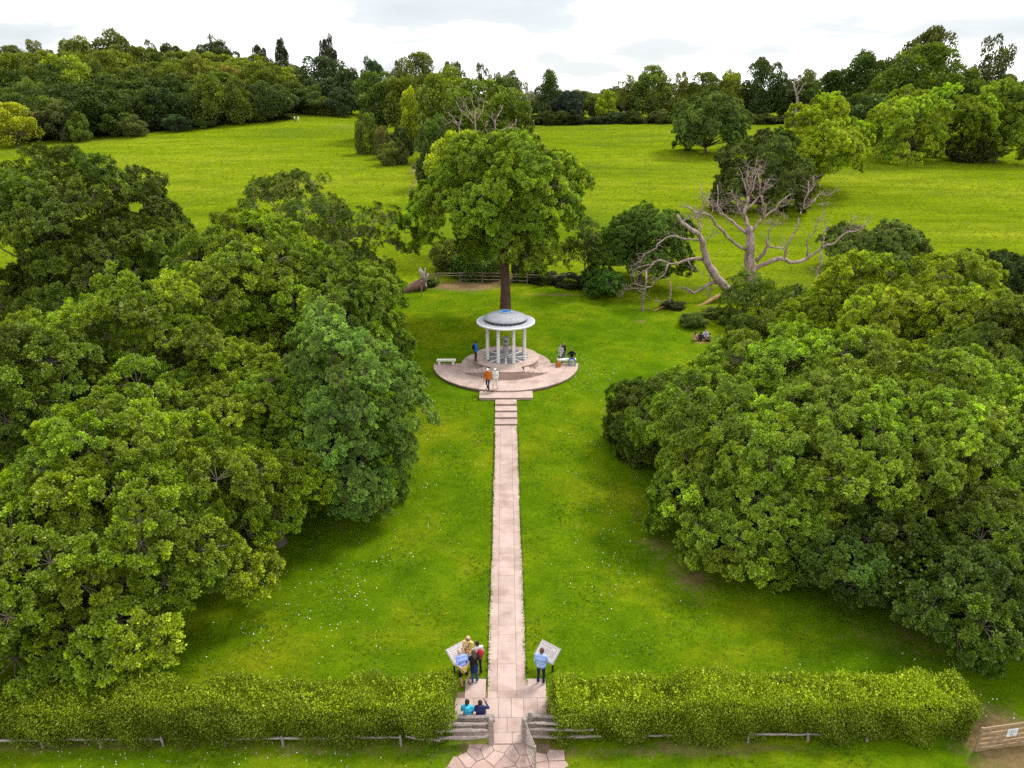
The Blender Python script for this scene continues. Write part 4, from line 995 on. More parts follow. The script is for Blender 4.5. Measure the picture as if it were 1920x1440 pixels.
field('dark round tree in front of the bright lime green tree', 1442, 398, 246, 185, (0.056, 0.084, 0.010), 53, n=72, bs=1.8)
field('big yellow green tree at the right end of the meadow', 1738, 300, 150, 200, (0.172, 0.242, 0.008), 54, n=85, bs=2.2)
field('yellowish tree cut by the right border, beside the big yellow green tree', 1905, 305, 145, 130, (0.125, 0.180, 0.009), 55, n=70, bs=2.1)
sh('low scrub between the two yellow trees at the right end of the meadow', 1830, 172, 245, 90, (0.045, 0.05, 0.015), 'spread')

DK = (0.030, 0.052, 0.010); MD = (0.060, 0.092, 0.012); BL = (0.026, 0.055, 0.030); YG = (0.115, 0.150, 0.010); OL = (0.085, 0.098, 0.018); GY = (0.075, 0.095, 0.035)
for a in (
    ('tall tree', 'dark spreading tree behind the big yellow green tree', 1740, 212, 82, 150, (0.070, 0.105, 0.008), 'dome'),
    ('x', 'dark green tree left of the spreading one in the right wood', 1668, 214, 128, 120, (0.050, 0.078, 0.008), 'dome'),
    ('x', 'dark green tree right of the spreading one in the right wood', 1808, 216, 118, 110, (0.045, 0.072, 0.009), 'dome'),
    ('tall', 'tall open crowned tree rising over the right wood', 1738, 240, 48, 130, (0.050, 0.062, 0.012), 'spread'),
    ('tall', 'tall airy tree at the right border against the sky', 1875, 222, 52, 105, (0.045, 0.058, 0.012), 'loose'),
    ('x', 'dark tree under the tall airy one at the right border', 1880, 205, 150, 110, DK, 'dome'),
    ('x', 'large dark tree at the left end of the right wood', 1620, 245, 97, 150, (0.036, 0.060, 0.010), 'dome'),
    ('x', 'dark tree low between the bright lime tree and the right wood', 1640, 205, 170, 130, DK, 'dome'),
    ('x', 'yellowish tree behind the dead snag on the skyline', 1562, 255, 140, 60, YG, 'tall'),
    ('x', 'tall dark tree with layered crown on the right skyline', 1440, 262, 106, 92, (0.032, 0.052, 0.013), 'spread'),
    ('x', 'dark tree in the gap right of the layered one', 1500, 270, 150, 80, DK, 'dome'),
    ('x', 'open crowned tree over the dead snag on the skyline', 1512, 275, 124, 60, (0.06, 0.07, 0.02), 'loose'),
    ('x', 'mid green tree above the dome shaped one, left part', 1322, 265, 135, 90, MD, 'dome'),
    ('x', 'yellowish tree above the dome shaped one, right part', 1372, 262, 124, 62, (0.105, 0.125, 0.012), 'dome'),
    ('x', 'pale open tree on the skyline left of the yellowish one', 1282, 272, 130, 56, (0.11, 0.115, 0.02), 'loose'),
    ('x', 'tall bushy green tree right of the lime sapling on the far meadow edge', 1225, 268, 124, 90, (0.055, 0.085, 0.014), 'tall'),
    ('x', 'open yellowish tree at the far meadow edge left of the tall bushy one', 1180, 272, 135, 62, (0.095, 0.115, 0.015), 'loose'),
    ('x', 'bright lime sapling at the far meadow edge', 1140, 262, 166, 44, (0.135, 0.185, 0.008), 'tall'),
    ('x', 'dark low bush beside the lime sapling', 1118, 264, 190, 40, (0.035, 0.045, 0.015), 'dome'),
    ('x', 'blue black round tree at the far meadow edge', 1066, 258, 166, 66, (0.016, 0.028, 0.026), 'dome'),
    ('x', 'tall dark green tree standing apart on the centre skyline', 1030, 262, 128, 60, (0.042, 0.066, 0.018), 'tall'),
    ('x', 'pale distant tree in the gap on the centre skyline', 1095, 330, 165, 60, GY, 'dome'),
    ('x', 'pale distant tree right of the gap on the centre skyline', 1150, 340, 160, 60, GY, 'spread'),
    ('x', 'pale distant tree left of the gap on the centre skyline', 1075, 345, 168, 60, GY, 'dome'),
    ('x', 'grey green tree with bare tips on the skyline behind the hedgerow', 962, 240, 122, 62, (0.050, 0.068, 0.024), 'loose'),
    ('x', 'grey green round tree behind the right end of the hedgerow', 945, 215, 128, 80, (0.045, 0.066, 0.020), 'dome'),
    ('x', 'open tree on the skyline at the middle of the hedgerow', 905, 250, 112, 48, (0.055, 0.07, 0.022), 'loose'),
    ('x', 'small round tree on the skyline at the middle of the hedgerow', 850, 245, 108, 56, (0.05, 0.07, 0.018), 'dome'),
    ('x', 'rounded olive tree on the skyline left of the hedgerow', 782, 245, 98, 92, (0.068, 0.088, 0.018), 'dome'),
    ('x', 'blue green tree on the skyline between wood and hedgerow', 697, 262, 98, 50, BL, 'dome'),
    ('x', 'leafless looking open tree beside the rounded olive one', 742, 258, 105, 44, (0.055, 0.055, 0.025), 'loose'),
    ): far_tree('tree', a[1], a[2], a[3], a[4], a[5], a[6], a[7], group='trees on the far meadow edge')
for a in (
    ('dense dark green tree at the left end of the hedgerow', 708, 205, 126, 112, (0.046, 0.078, 0.012), 'dome', 0.05),
    ('lime yellow tree squeezed into the hedgerow', 768, 185, 160, 52, (0.155, 0.205, 0.006), 'tall', 0.1),
    ('mid green tree behind the lime yellow one in the hedgerow', 752, 200, 132, 90, (0.09, 0.125, 0.01), 'dome', 0.1),
    ('broad olive tree in the middle of the hedgerow', 830, 175, 128, 130, (0.062, 0.092, 0.009), 'dome', 0.03),
    ('wide olive tree at the right of the hedgerow with dead limbs before it', 912, 160, 138, 165, (0.068, 0.098, 0.009), 'dome', 0.03),
    ('dark tree at the right end of the hedgerow', 965, 165, 190, 80, (0.042, 0.068, 0.012), 'dome', 0.0),
    ('shaded tree low in the hedgerow below the broad olive one', 812, 140, 205, 85, (0.036, 0.062, 0.010), 'dome', 0.0),
    ('dark ivy covered tree edging the meadow path', 800, 118, 260, 50, (0.036, 0.058, 0.010), 'tall', 0.0)):
    far_tree('hedgerow_tree', a[0], a[1], a[2], a[3], a[4], a[5], a[6], group='trees of the hedgerow', low=a[7])
sh('upright green bush at the left foot of the hedgerow', 685, 182, 206, 55, (0.07, 0.105, 0.012)); sh('greyish tangled bush beside the upright one at the hedgerow', 716, 174, 236, 34, (0.075, 0.075, 0.025))
sh('low flat bush on the meadow before the hedgerow', 726, 165, 264, 42, (0.07, 0.09, 0.018), 'spread'); sh('small flat scrub right of the low flat bush', 752, 166, 262, 28, (0.045, 0.06, 0.015), 'spread')
sh('dark undergrowth at the foot of the hedgerow', 745, 180, 235, 60, DK)
rs = random.Random(19)
for k, px in enumerate(range(1005, 1570, 24)):
    sh(f'low bramble scrub, {ORD[k]} from the left along the far meadow edge', px + rs.uniform(-6, 6), 254 + rs.uniform(-2, 5), 213 + rs.uniform(-9, 8), rs.uniform(44, 66), rs.choice([(0.030, 0.045, 0.012), (0.045, 0.06, 0.014), (0.026, 0.040, 0.014)]), rs.choice(['dome', 'spread']), group='scrub along the far meadow edge')

# the wood on the left hillside
WD = 'trees of the hillside wood'
for a in (
    ('bright yellow green tree at the left border below the wood', 12, 196, 192, 90, (0.155, 0.185, 0.010), 'dome'),
    ('grey brown half dead tree at the left foot of the wood', 62, 205, 205, 40, (0.11, 0.10, 0.035), 'loose'),
    ('grey green round tree at the left foot of the wood', 100, 206, 190, 80, (0.055, 0.070, 0.026), 'dome'),
    ('small bright green tree at the foot of the wood', 142, 204, 208, 44, (0.065, 0.105, 0.012), 'tall'),
    ('large dark tree in the front row of the wood, left part', 150, 215, 156, 140, (0.032, 0.052, 0.009), 'dome'),
    ('mid green tree in the front row above the small grey bush', 205, 214, 190, 80, (0.040, 0.066, 0.012), 'dome'),
    ('grey green bush at the edge of the wood, middle part', 248, 212, 216, 56, (0.065, 0.080, 0.024), 'dome'),
    ('black green tree in the front row of the wood, middle part', 300, 226, 160, 100, (0.020, 0.036, 0.012), 'dome'),
    ('yellow green tall tree in the front row of the wood', 385, 226, 138, 80, (0.070, 0.098, 0.010), 'tall'),
    ('olive green tall tree right of the yellow green one', 440, 230, 140, 66, (0.062, 0.086, 0.010), 'tall'),
    ('dark layered tree near the right end of the wood', 500, 236, 150, 90, (0.036, 0.060, 0.016), 'spread'),
    ('blue green low tree at the edge of the wood', 330, 220, 212, 60, (0.030, 0.052, 0.026), 'dome'),
    ('small rounded tree low at the wood edge', 380, 224, 214, 46, (0.045, 0.068, 0.020), 'dome'),
    ('pale green bush at the right end of the wood edge', 480, 233, 206, 50, (0.065, 0.088, 0.018), 'dome'),
    ('green tree jutting into the meadow behind the walking couple', 588, 252, 172, 72, (0.050, 0.074, 0.020), 'dome'),
    ('yellowish side of the tree behind the walking couple', 610, 250, 178, 36, (0.095, 0.12, 0.014), 'dome'),
    ('large blue green tree at the right shoulder of the wood', 600, 292, 105, 110, (0.034, 0.056, 0.026), 'dome'),
    ('blue green tree before the right shoulder of the wood', 652, 262, 122, 76, (0.034, 0.054, 0.022), 'dome'),
    ('dark tree low right of the wood', 640, 250, 165, 66, (0.026, 0.044, 0.020), 'dome'),
    ('dome of bright green crown at the right of the wood', 490, 262, 110, 96, (0.085, 0.118, 0.010), 'dome'),
    ('round bright crown in the middle of the wood', 318, 262, 118, 60, (0.098, 0.13, 0.009), 'dome'),
    ('fawn tinted crown in the middle of the wood', 430, 262, 114, 56, (0.115, 0.105, 0.022), 'dome'),
    ('pale olive crown left of the fawn tinted one', 365, 268, 96, 70, OL, 'dome'),
    ('bright green crown over the left half of the wood', 110, 245, 96, 110, (0.095, 0.128, 0.008), 'dome'),
    ('broad bright crown at the left border of the wood', 25, 240, 100, 110, (0.085, 0.118, 0.009), 'dome'),
    ('tall tree mass crowning the wood, left peak', 140, 300, 62, 100, (0.060, 0.080, 0.014), 'dome'),
    ('tall tree mass crowning the wood, right peak', 215, 302, 58, 110, (0.064, 0.086, 0.014), 'dome'),
    ('dark round tree on the skyline with a small tip', 398, 330, 74, 90, (0.028, 0.042, 0.016), 'spread'),
    ('thin tree tip rising from the dark round skyline tree', 396, 328, 56, 26, (0.055, 0.055, 0.02), 'loose'),
    ('olive low tree on the skyline left of the dark round one', 318, 326, 76, 62, (0.05, 0.06, 0.018), 'dome'),
    ('open tree on the skyline beside the olive low one', 280, 328, 70, 36, (0.05, 0.055, 0.02), 'loose'),
    ('short dark skyline pine left of the tall slim one', 487, 330, 82, 40, (0.022, 0.030, 0.012), 'spread'),
    ('tall slim skyline pine with a narrow crown', 524, 328, 70, 32, (0.020, 0.028, 0.012), 'tall'),
    ('dark tree top standing above the right shoulder of the wood', 610, 310, 62, 38, (0.024, 0.030, 0.014), 'spread'),
    ('open tree at the far left skyline', 60, 318, 68, 70, (0.06, 0.07, 0.02), 'loose'),
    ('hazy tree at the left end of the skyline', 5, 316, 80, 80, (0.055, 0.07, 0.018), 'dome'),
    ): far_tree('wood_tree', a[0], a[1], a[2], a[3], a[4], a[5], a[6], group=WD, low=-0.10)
r = random.Random(77)
WCOLS = [((0.034, 0.056, 0.010), 'dark green'), ((0.056, 0.082, 0.011), 'mid green'), ((0.082, 0.108, 0.010), 'light green')]
ROWN = ['lowest', 'second lowest', 'middle', 'second highest', 'highest']
for row, (D, top, n) in enumerate(((222, 165, 9), (238, 140, 10), (256, 120, 10), (280, 104, 10), (305, 92, 9))):
    for i in range(n):
        px = -20 + (i + 0.5 + r.uniform(-.3, .3)) * (590 / n); c, lab = WCOLS[min(2, int(r.random() * 1.4 + row * 0.42))]
        tp = top + r.uniform(-10, 12) + max(0, (px - 420)) * 0.05 * row
        far_tree('wood_tree', f'{lab} tree, {ORD[i]} from the left in the {ROWN[row]} row of the hillside wood', px, 203 + px * 0.085 + (D - 222) * 0.95 + r.uniform(-4, 4), tp + (14 if row < 2 and px < 100 else 0), r.uniform(72, 108), c, r.choice(['dome', 'dome', 'spread']), group=WD, low=-0.10)
for k, px in enumerate(range(20, 560, 34)):
    sh(f'dark undergrowth bush, {ORD[k]} from the left along the foot of the hillside wood', px, 203 + px * 0.068, 232 - px * 0.035 + r.uniform(-10, 6), r.uniform(44, 66), r.choice([(0.024, 0.038, 0.012), (0.04, 0.06, 0.012), (0.03, 0.045, 0.02)]), r.choice(['dome', 'spread']), group='undergrowth bushes at the foot of the wood')
# far woodland rows closing the horizon behind the meadow
for i, px in enumerate(range(640, 1980, 52)):
    far_tree('tree', f'distant tree, {ORD[i]} from the left in the belt of woodland behind the meadow', px + r.uniform(-12, 12), 300 + r.uniform(-15, 30), (140 if px < 900 else 178 if px < 1150 else 158 if px < 1500 else 140) + r.uniform(-8, 8), r.uniform(62, 90), r.choice([DK, MD, (0.045, 0.066, 0.018), (0.05, 0.07, 0.022)]), r.choice(['dome', 'spread', 'dome']), group='distant trees behind the meadow')

# ------------------------------------------------------------------ dead trees, fallen wood
def traced(mb, Z, D, d0, d1, dy0=0.0, dy1=0.0, region=(1160, 300, 4.0), seed=0, m=0, thin=0.8):
    r = random.Random(seed + int(Z[0][0]) * 7 + int(Z[-1][1])); n = len(Z); pts = []; rad = []
    for i, (X_, Y_) in enumerate(Z):
        t = i / max(1, n - 1); dep = D + dy0 + (dy1 - dy0) * t + (r.uniform(-.25, .25) if 0 < i < n - 1 else 0)
        p = P(region[0] + X_ / region[2], region[1] + Y_ / region[2], dep)
        pts.append(p); rad.append(max(0.012, thin * (d0 + (d1 - d0) * t) / region[2] / 2 * scale_at(p)))
    q = [pts[0]]; rr = [rad[0]]                      # knobbly in-between points
    for i in range(n - 1):
        L = (pts[i + 1] - pts[i]).length
        q.append((pts[i] + pts[i + 1]) / 2 + Vector((r.uniform(-1, 1), r.uniform(-1, 1), r.uniform(-1, 1))) * L * 0.095); rr.append((rad[i] + rad[i + 1]) / 2 * r.uniform(0.8, 1.2))
        q.append(pts[i + 1]); rr.append(rad[i + 1])
    mb.tube(q, rr, n=7, m=m)
    return q
def twigs(mb, q, k, L, seed, r0=0.03):
    r = random.Random(seed)
    for _ in range(k):
        p = q[r.randrange(len(q) // 3, len(q))]
        d = Vector((r.uniform(-1, 1), r.uniform(-1, 1), r.uniform(-0.3, 1.0))).normalized() * L * r.uniform(.5, 1.3)
        m1 = p + d * 0.5 + Vector((r.uniform(-.15, .15), r.uniform(-.15, .15), r.uniform(-.1, .15))) * L
        mb.tube([p, m1, p + d], [r0, r0 * .7, r0 * .3], n=4)
        mb.tube([m1, m1 + Vector((r.uniform(-1, 1), r.uniform(-1, 1), r.uniform(-.2, 1))) * L * 0.4], [r0 * .6, r0 * .25], n=3)
def as_thing(name, label, base, parts, cat='tree', group=None, mat=DEADWOOD):
    t = empty(name, base); tag(t, label, cat, group)
    for nm, mb in parts:
        mb.v = [(v[0] - base[0], v[1] - base[1], v[2] - base[2]) for v in mb.v]; mb.build(nm, mat, t, smooth=True)
    return t
b0 = P(1160 + 985 / 4, 300 + 935 / 4, 80); tr = MB(); br = MB()
traced(tr, [(985, 960), (985, 880), (985, 800), (980, 700), (985, 620), (985, 560), (980, 500)], 80, 96, 50, thin=1.0)
B = [([(1010, 830), (1060, 790), (1150, 755), (1220, 740), (1290, 770), (1370, 760), (1440, 715), (1520, 660), (1570, 635), (1620, 625), (1660, 580), (1720, 540), (1800, 530), (1840, 510)], 46, 10, 0, -3),
     ([(1520, 660), (1540, 590), (1535, 550), (1560, 510), (1540, 470)], 15, 6, -2, -2), ([(1410, 720), (1410, 620), (1450, 560), (1480, 500), (1530, 410), (1565, 335), (1540, 325)], 17, 5, -1.5, -3),
     ([(1240, 740), (1260, 650), (1310, 560), (1350, 440), (1390, 360), (1420, 250), (1425, 160)], 24, 7, -1, 0), ([(1390, 370), (1450, 320), (1500, 260), (1560, 270), (1620, 230)], 11, 4, 0, 1), ([(1420, 250), (1470, 190), (1460, 140)], 9, 4, 0, .5),
     ([(1390, 350), (1440, 330), (1480, 310)], 8, 4, 0, -1), ([(1520, 690), (1525, 760), (1490, 830), (1480, 960)], 16, 22, -2, -2.5), ([(1720, 540), (1750, 500), (1745, 460), (1770, 430)], 9, 4, -3, -3), ([(1800, 530), (1870, 470)], 8, 3, -3, -3),
     ([(980, 520), (950, 430), (940, 400), (960, 330), (970, 270)], 40, 26, 0, 1), ([(970, 290), (950, 200), (930, 150), (900, 60)], 16, 5, 1, 2), ([(968, 280), (960, 160), (970, 50)], 14, 5, 1, 1.4), ([(970, 270), (1000, 150), (1030, 30)], 14, 5, 1, 0), ([(975, 270), (1020, 150), (1060, 60)], 13, 5, 1, 2.5), ([(985, 230), (985, 150), (1005, 90)], 9, 4, 1, 1),
     ([(955, 370), (1040, 290), (1070, 250), (1060, 180), (1050, 110)], 24, 9, .5, -1), ([(1070, 250), (1120, 210), (1160, 195)], 13, 6, -.5, -1.5), ([(1075, 240), (1100, 180), (1135, 140)], 10, 4, -.5, 0), ([(1050, 120), (1090, 90)], 6, 3, -1, -1),
     ([(1000, 540), (1050, 460), (1100, 420), (1180, 370), (1230, 300), (1290, 255)], 26, 6, 0, 2), ([(1080, 440), (1100, 350), (1070, 270)], 24, 20, .6, 0), ([(1200, 350), (1250, 340), (1290, 300)], 7, 3, 1.5, 2),
     ([(960, 550), (880, 490), (820, 440), (760, 400), (740, 330), (740, 190)], 30, 7, 0, 2.5), ([(800, 430), (760, 360), (700, 340), (660, 290)], 10, 4, 1.4, 2), ([(755, 390), (790, 330), (830, 300)], 8, 3, 2, 1),
     ([(950, 670), (880, 630), (830, 590), (790, 540), (730, 490), (690, 420), (640, 400), (590, 400), (540, 360), (485, 350)], 34, 16, 0, -2.5), ([(610, 400), (640, 340), (625, 280), (620, 205)], 17, 9, -2.2, -2.5), ([(690, 420), (710, 360), (690, 330)], 8, 4, -2, -1), ([(760, 545), (710, 560), (660, 605)], 7, 3, -1, -2),
     ([(1030, 760), (1090, 700), (1120, 640), (1110, 600)], 42, 26, -.5, -1), ([(1130, 650), (1200, 660), (1240, 660)], 16, 12, -1, -1), ([(1120, 610), (1130, 520), (1170, 490), (1230, 470), (1245, 420), (1200, 390)], 13, 5, -1, -2), ([(1170, 490), (1145, 470)], 6, 3, -1.5, -2),
     ([(935, 440), (910, 380), (880, 300), (850, 245)], 13, 6, 0, -1), ([(915, 370), (900, 300)], 9, 5, -.3, 0), ([(940, 430), (900, 395), (860, 390)], 7, 3, 0, -1)]
for Zl, a, b, u, w in B:
    q = traced(br, Zl, 80, a, b, u, w, thin=0.80); twigs(br, q, 17, 1.0, int(Zl[0][0] + a), 0.02)
as_thing('dead_tree', 'bleached dead tree with stout upright trunk and twisted bare limbs', (b0.x, b0.y, h1(b0.x, b0.y)), [('trunk', tr), ('limbs', br)])
tr = MB(); br = MB()
traced(tr, [(870, 1030), (800, 960), (730, 880), (680, 800), (650, 700), (630, 610), (600, 560), (540, 520), (470, 470), (440, 410)], 74, 70, 20, 0, -1, thin=1.0)
for Zl, a, b, u, w in [([(630, 745), (560, 740), (480, 760), (380, 780), (310, 750), (260, 770), (200, 830), (140, 870)], 28, 7, 0, -3), ([(370, 780), (350, 850), (290, 890), (250, 950), (150, 940), (100, 930)], 16, 5, -2, -3), ([(270, 780), (200, 790), (120, 820), (90, 860)], 10, 4, -2, -2), ([(520, 760), (560, 820), (640, 860)], 9, 4, -1, -1.5),
     ([(600, 600), (500, 595), (430, 570), (350, 585), (290, 630), (280, 670)], 20, 8, 0, -1.5), ([(280, 660), (200, 700), (120, 790)], 8, 4, -1.5, -2), ([(750, 920), (680, 930), (620, 970), (560, 1000), (520, 970), (475, 960)], 34, 16, 0, -1.5), ([(680, 850), (690, 930), (680, 1020), (640, 1100)], 12, 9, -.5, -.8),
     ([(605, 560), (600, 460), (590, 405)], 20, 14, 0, 0), ([(470, 470), (500, 440), (560, 430), (600, 440)], 10, 5, -.8, -.5), ([(250, 950), (180, 970), (60, 970), (0, 1030)], 8, 3, -3, -3)]:
    q = traced(br, Zl, 74, a, b, u, w, thin=0.9); twigs(br, q, 18, 1.0, int(Zl[0][1] + a), 0.018)
b1 = P(1160 + 870 / 4, 300 + 1030 / 4, 74)
as_thing('leaning_dead_tree', 'leaning dead trunk with bare drooping branches left of the dead tree', (b1.x, b1.y, h1(b1.x, b1.y)), [('trunk', tr), ('limbs', br)])
fb = MB()
for Zl, a, b, u, w in [([(880, 1020), (760, 1020), (680, 1060), (600, 1100), (540, 1130), (480, 1120), (400, 1100), (310, 1110), (250, 1130)], 56, 12, 0, -3), ([(310, 1105), (310, 1060), (250, 1050)], 14, 9, -2.6, -3), ([(600, 1110), (640, 1150), (690, 1180)], 22, 9, -1, -2), ([(390, 1105), (390, 1000), (385, 910)], 20, 14, -2.2, -2.2), ([(420, 1100), (440, 1080), (520, 1140)], 12, 10, -2, -2.4), ([(260, 1120), (200, 1110), (160, 1130)], 8, 3, -3, -3)]:
    q = traced(fb, Zl, 73, a, b, u, w); twigs(fb, q, 4, 0.8, int(a * 3 + b), 0.02)
b2 = P(1160 + 600 / 4, 300 + 1110 / 4, 72); as_thing('fallen_branch', 'fallen lichen covered dead bough lying at the lawn border below the leaning trunk', (b2.x, b2.y, h1(b2.x, b2.y)), [('bough', fb)], 'fallen branch', mat=LICHEN)
sp = MB(); q = traced(sp, [(168, 1200), (180, 1090), (190, 1000), (205, 830)], 70.0, 28, 20); twigs(sp, q, 9, 1.2, 4, 0.02)
b3 = P(1160 + 168 / 4, 300 + 1195 / 4, 70.0); as_thing('bare_sapling', 'thin bare grey trunk standing on the lawn in front of the slim dark tree', (b3.x, b3.y, h1(b3.x, b3.y)), [('trunk', sp)])
rg = (600, 0, 2.743)
for k, (Dd, lab, Zs) in enumerate(((128, 'bare pinkish dead tree leaning across the right of the hedgerow', [([(840, 800), (855, 730), (910, 680), (960, 660), (1010, 660)], 22, 8), ([(910, 685), (900, 620), (930, 570), (940, 540)], 15, 6), ([(960, 660), (1000, 640), (1010, 610)], 8, 4), ([(880, 705), (850, 660), (850, 640)], 9, 4), ([(905, 640), (880, 600), (885, 570)], 8, 3)]),
    (132, 'bare forked dead tree upright in the hedgerow', [([(820, 800), (815, 720), (800, 640), (800, 560), (780, 510)], 18, 6), ([(805, 620), (840, 560), (845, 520)], 12, 5), ([(800, 600), (760, 570), (750, 540)], 9, 4), ([(800, 640), (770, 610), (740, 590)], 8, 3), ([(815, 590), (820, 540), (810, 505)], 8, 3)]),
    (136, 'small bare dead tree at the left of the forked one in the hedgerow', [([(730, 780), (720, 700), (715, 640), (730, 580), (700, 520)], 14, 5), ([(715, 640), (680, 600), (660, 580)], 9, 4), ([(718, 650), (680, 620), (640, 640)], 8, 4), ([(728, 590), (740, 550), (735, 520)], 7, 3)]),
    (215, 'pale dead snag on the skyline right of the hedgerow', [([(1075, 640), (1070, 540), (1060, 470), (1045, 420)], 16, 5), ([(1070, 530), (1090, 470), (1085, 440)], 9, 4), ([(1068, 520), (1100, 500)], 7, 3)]),)):
    mb = MB()
    for Zl, a, b in Zs:
        q = traced(mb, Zl, Dd, a, b, 0, random.uniform(-1.5, 1.0), region=rg, seed=k, thin=0.6); twigs(mb, q, 6, 1.3, k * 9 + int(a), 0.03)
    q = P(rg[0] + Zs[0][0][0][0] / rg[2], Zs[0][0][0][1] / rg[2], Dd); as_thing('dead_tree', lab, (q.x, q.y, h1(q.x, q.y)), [('limbs', mb)], group='dead trees in the hedgerow')
rg = (1220, 20, 2.743); mb = MB()
for Zl, a, b in [([(755, 600), (755, 460), (750, 430), (740, 390), (735, 370)], 30, 12), ([(752, 440), (775, 400), (800, 370)], 16, 6), ([(750, 420), (760, 380), (765, 360)], 10, 5), ([(640, 560), (630, 480), (628, 430)], 14, 6), ([(1735, 560), (1738, 420), (1733, 345)], 14, 8)][:3]:
    q = traced(mb, Zl, 245, a, b, 0, 0.5, region=rg, thin=0.45); twigs(mb, q, 5, 2.2, int(a), 0.06)
q = P(1220 + 755 / 2.743, 20 + 600 / 2.743, 245); as_thing('dead_tree', 'pale forked dead trunk on the right skyline beside the layered dark tree', (q.x, q.y, h1(q.x, q.y)), [('limbs', mb)])

# fallen log with root plate
lg = empty('fallen_log', (P(765, 545, 77).x, 77, h1(-11, 77))); tag(lg, 'thick fallen log with upturned pale root plate at the left end of the rear fence', 'log')
lb = Vector(lg.location)
a, b = P(735, 556, 76.0), P(795, 532, 77.4)
LOGM = rough_material('log_bark', (0.09, 0.045, 0.035), (0.26, 0.15, 0.115), scale=2.5, stretch=(0.8, 3, 3), bump=0.9)
MB().tube([a - lb, a.lerp(b, .4) - lb + Vector((0, 0, .05)), a.lerp(b, .75) - lb + Vector((0, 0, .1)), b - lb], [0.50, 0.52, 0.58, 0.72], n=12).build('trunk', LOGM, lg, smooth=True)
rt = MB(); r = random.Random(9)
for k in range(16):
    an = k * 0.8; d = Vector((0.9 * r.uniform(-0.6, 1), math.cos(an) * 0.9, math.sin(an) * 1.0 + 0.6)) * r.uniform(0.7, 1.45)
    c = b - lb; rt.tube([c - Vector((.25, 0, 0)), c + d * 0.5 + Vector((r.uniform(-.2, .2), 0, r.uniform(-.1, .2))), c + d], [0.30, 0.17, 0.03], n=6)
rt.tube([b - lb, b - lb + Vector((-.15, -.2, 1.2)), b - lb + Vector((-.35, -.2, 1.9))], [0.34, 0.2, 0.04], n=7)
rt.build('roots', rough_material('root_wood', (0.20, 0.15, 0.13), (0.55, 0.47, 0.44), scale=3.5, bump=0.8), lg, smooth=True)
for px in (791,):
    q = G(px, 556); s = MB().box((0, 0, 0.5), (0.12, 0.12, 1.3)).build('stake', GATEWOOD, None, (q.x, q.y, q.z)); tag(s, 'short wooden stake standing in front of the fallen log', 'post')

# rear post and rail fence
fpx = [(806, 541), (823, 543), (863, 545), (905, 543), (948, 541), (988, 543), (1030, 543), (1064, 546)]
fp = [P(px, py, 80.0 - 0.0 * i) for i, (px, py) in enumerate(fpx)]
rf = empty('post_and_rail_fence', (fp[3].x, 80.0, h1(fp[3].x, 80))); tag(rf, 'low dark post and rail fence across the back of the lawn', 'fence')
base = Vector(rf.location); gp = []
for i, q in enumerate(fp):
    yy = 79.6 + 0.5 * math.sin(i * 0.7); x = q.x; g = Vector((x, yy, h1(x, yy))) - base; gp.append(g)
    MB().box((0, 0, 0.5), (0.13, 0.13, 1.4)).build('post', DARKRAIL, rf, g)
for i in range(len(gp) - 1):
    for z in (0.35, 0.78, 1.08):
        if z == 0.35 and i in (1, 5): continue
        MB().tube([gp[i] + Vector((0.07, -0.03, z + random.uniform(-.05, .05))), gp[i + 1] + Vector((-0.07, -0.03, z + random.uniform(-.05, .05)))], 0.055, n=5).build('rail', DARKRAIL, rf)

# ------------------------------------------------------------------ people
_cloth = {}
def cloth(c, rough=0.85):
    k = tuple(round(v, 3) for v in c)
    if k not in _cloth: _cloth[k] = flat_mat('cloth', c, rough, 0.14, 14.0)
    return _cloth[k]
SKIN = (0.46, 0.26, 0.18); SKIN2 = (0.30, 0.16, 0.10); SHOE = (0.03, 0.03, 0.035)
HAIRM = {'dark': flat_mat('dark_hair', (0.018, 0.012, 0.010), 0.5, 0.3, 30), 'brown': flat_mat('brown_hair', (0.07, 0.04, 0.025), 0.5, 0.3, 30), 'blond': flat_mat('blond_hair', (0.52, 0.36, 0.19), 0.5, 0.25, 30), 'grey': flat_mat('grey_hair', (0.45, 0.42, 0.40), 0.6, 0.2, 30), 'thin': flat_mat('thin_grey_hair', (0.42, 0.30, 0.26), 0.6, 0.2, 30)}
def capsule(mb, p, q, ra, rb, n=10):
    p = Vector(p); q = Vector(q); d = q - p; L = d.length; d = d / L if L > 1e-6 else Vector((0, 0, 1))
    a = d.orthogonal().normalized(); b = d.cross(a); vs = []; rings = []
    for j in range(4): t = math.pi / 2 * (1 - j / 3); rings.append((p - d * (ra * math.sin(t)), max(ra * math.cos(t), 0.001)))
    for j in range(4): t = math.pi / 2 * j / 3; rings.append((q + d * (rb * math.sin(t)), max(rb * math.cos(t), 0.001)))
    for c, r in rings:
        for k in range(n): t = 2 * math.pi * k / n; vs.append(c + a * (r * math.cos(t)) + b * (r * math.sin(t)))
    fs = [(i * n + k, i * n + (k + 1) % n, (i + 1) * n + (k + 1) % n, (i + 1) * n + k) for i in range(7) for k in range(n)]
    fs += [tuple(range(n - 1, -1, -1)), tuple(7 * n + k for k in range(n))]
    mb.add(vs, fs)
STAND = dict(hip=(0, 0, .93), lh=(-.095, 0, .90), rh=(.095, 0, .90), lk=(-.105, .02, .50), rk=(.105, .02, .50), la=(-.115, -.02, .08), ra=(.115, -.02, .08), chest=(0, 0, 1.28), sh=(0, 0, 1.42), ls=(-.19, 0, 1.42), rs=(.19, 0, 1.42),
             le=(-.25, -.03, 1.14), re=(.25, -.03, 1.14), lw=(-.25, .06, .90), rw=(.25, .06, .90), neck=(0, .01, 1.50), head=(0, .03, 1.62), look=(0, 1, 0))
PEOPLE = []
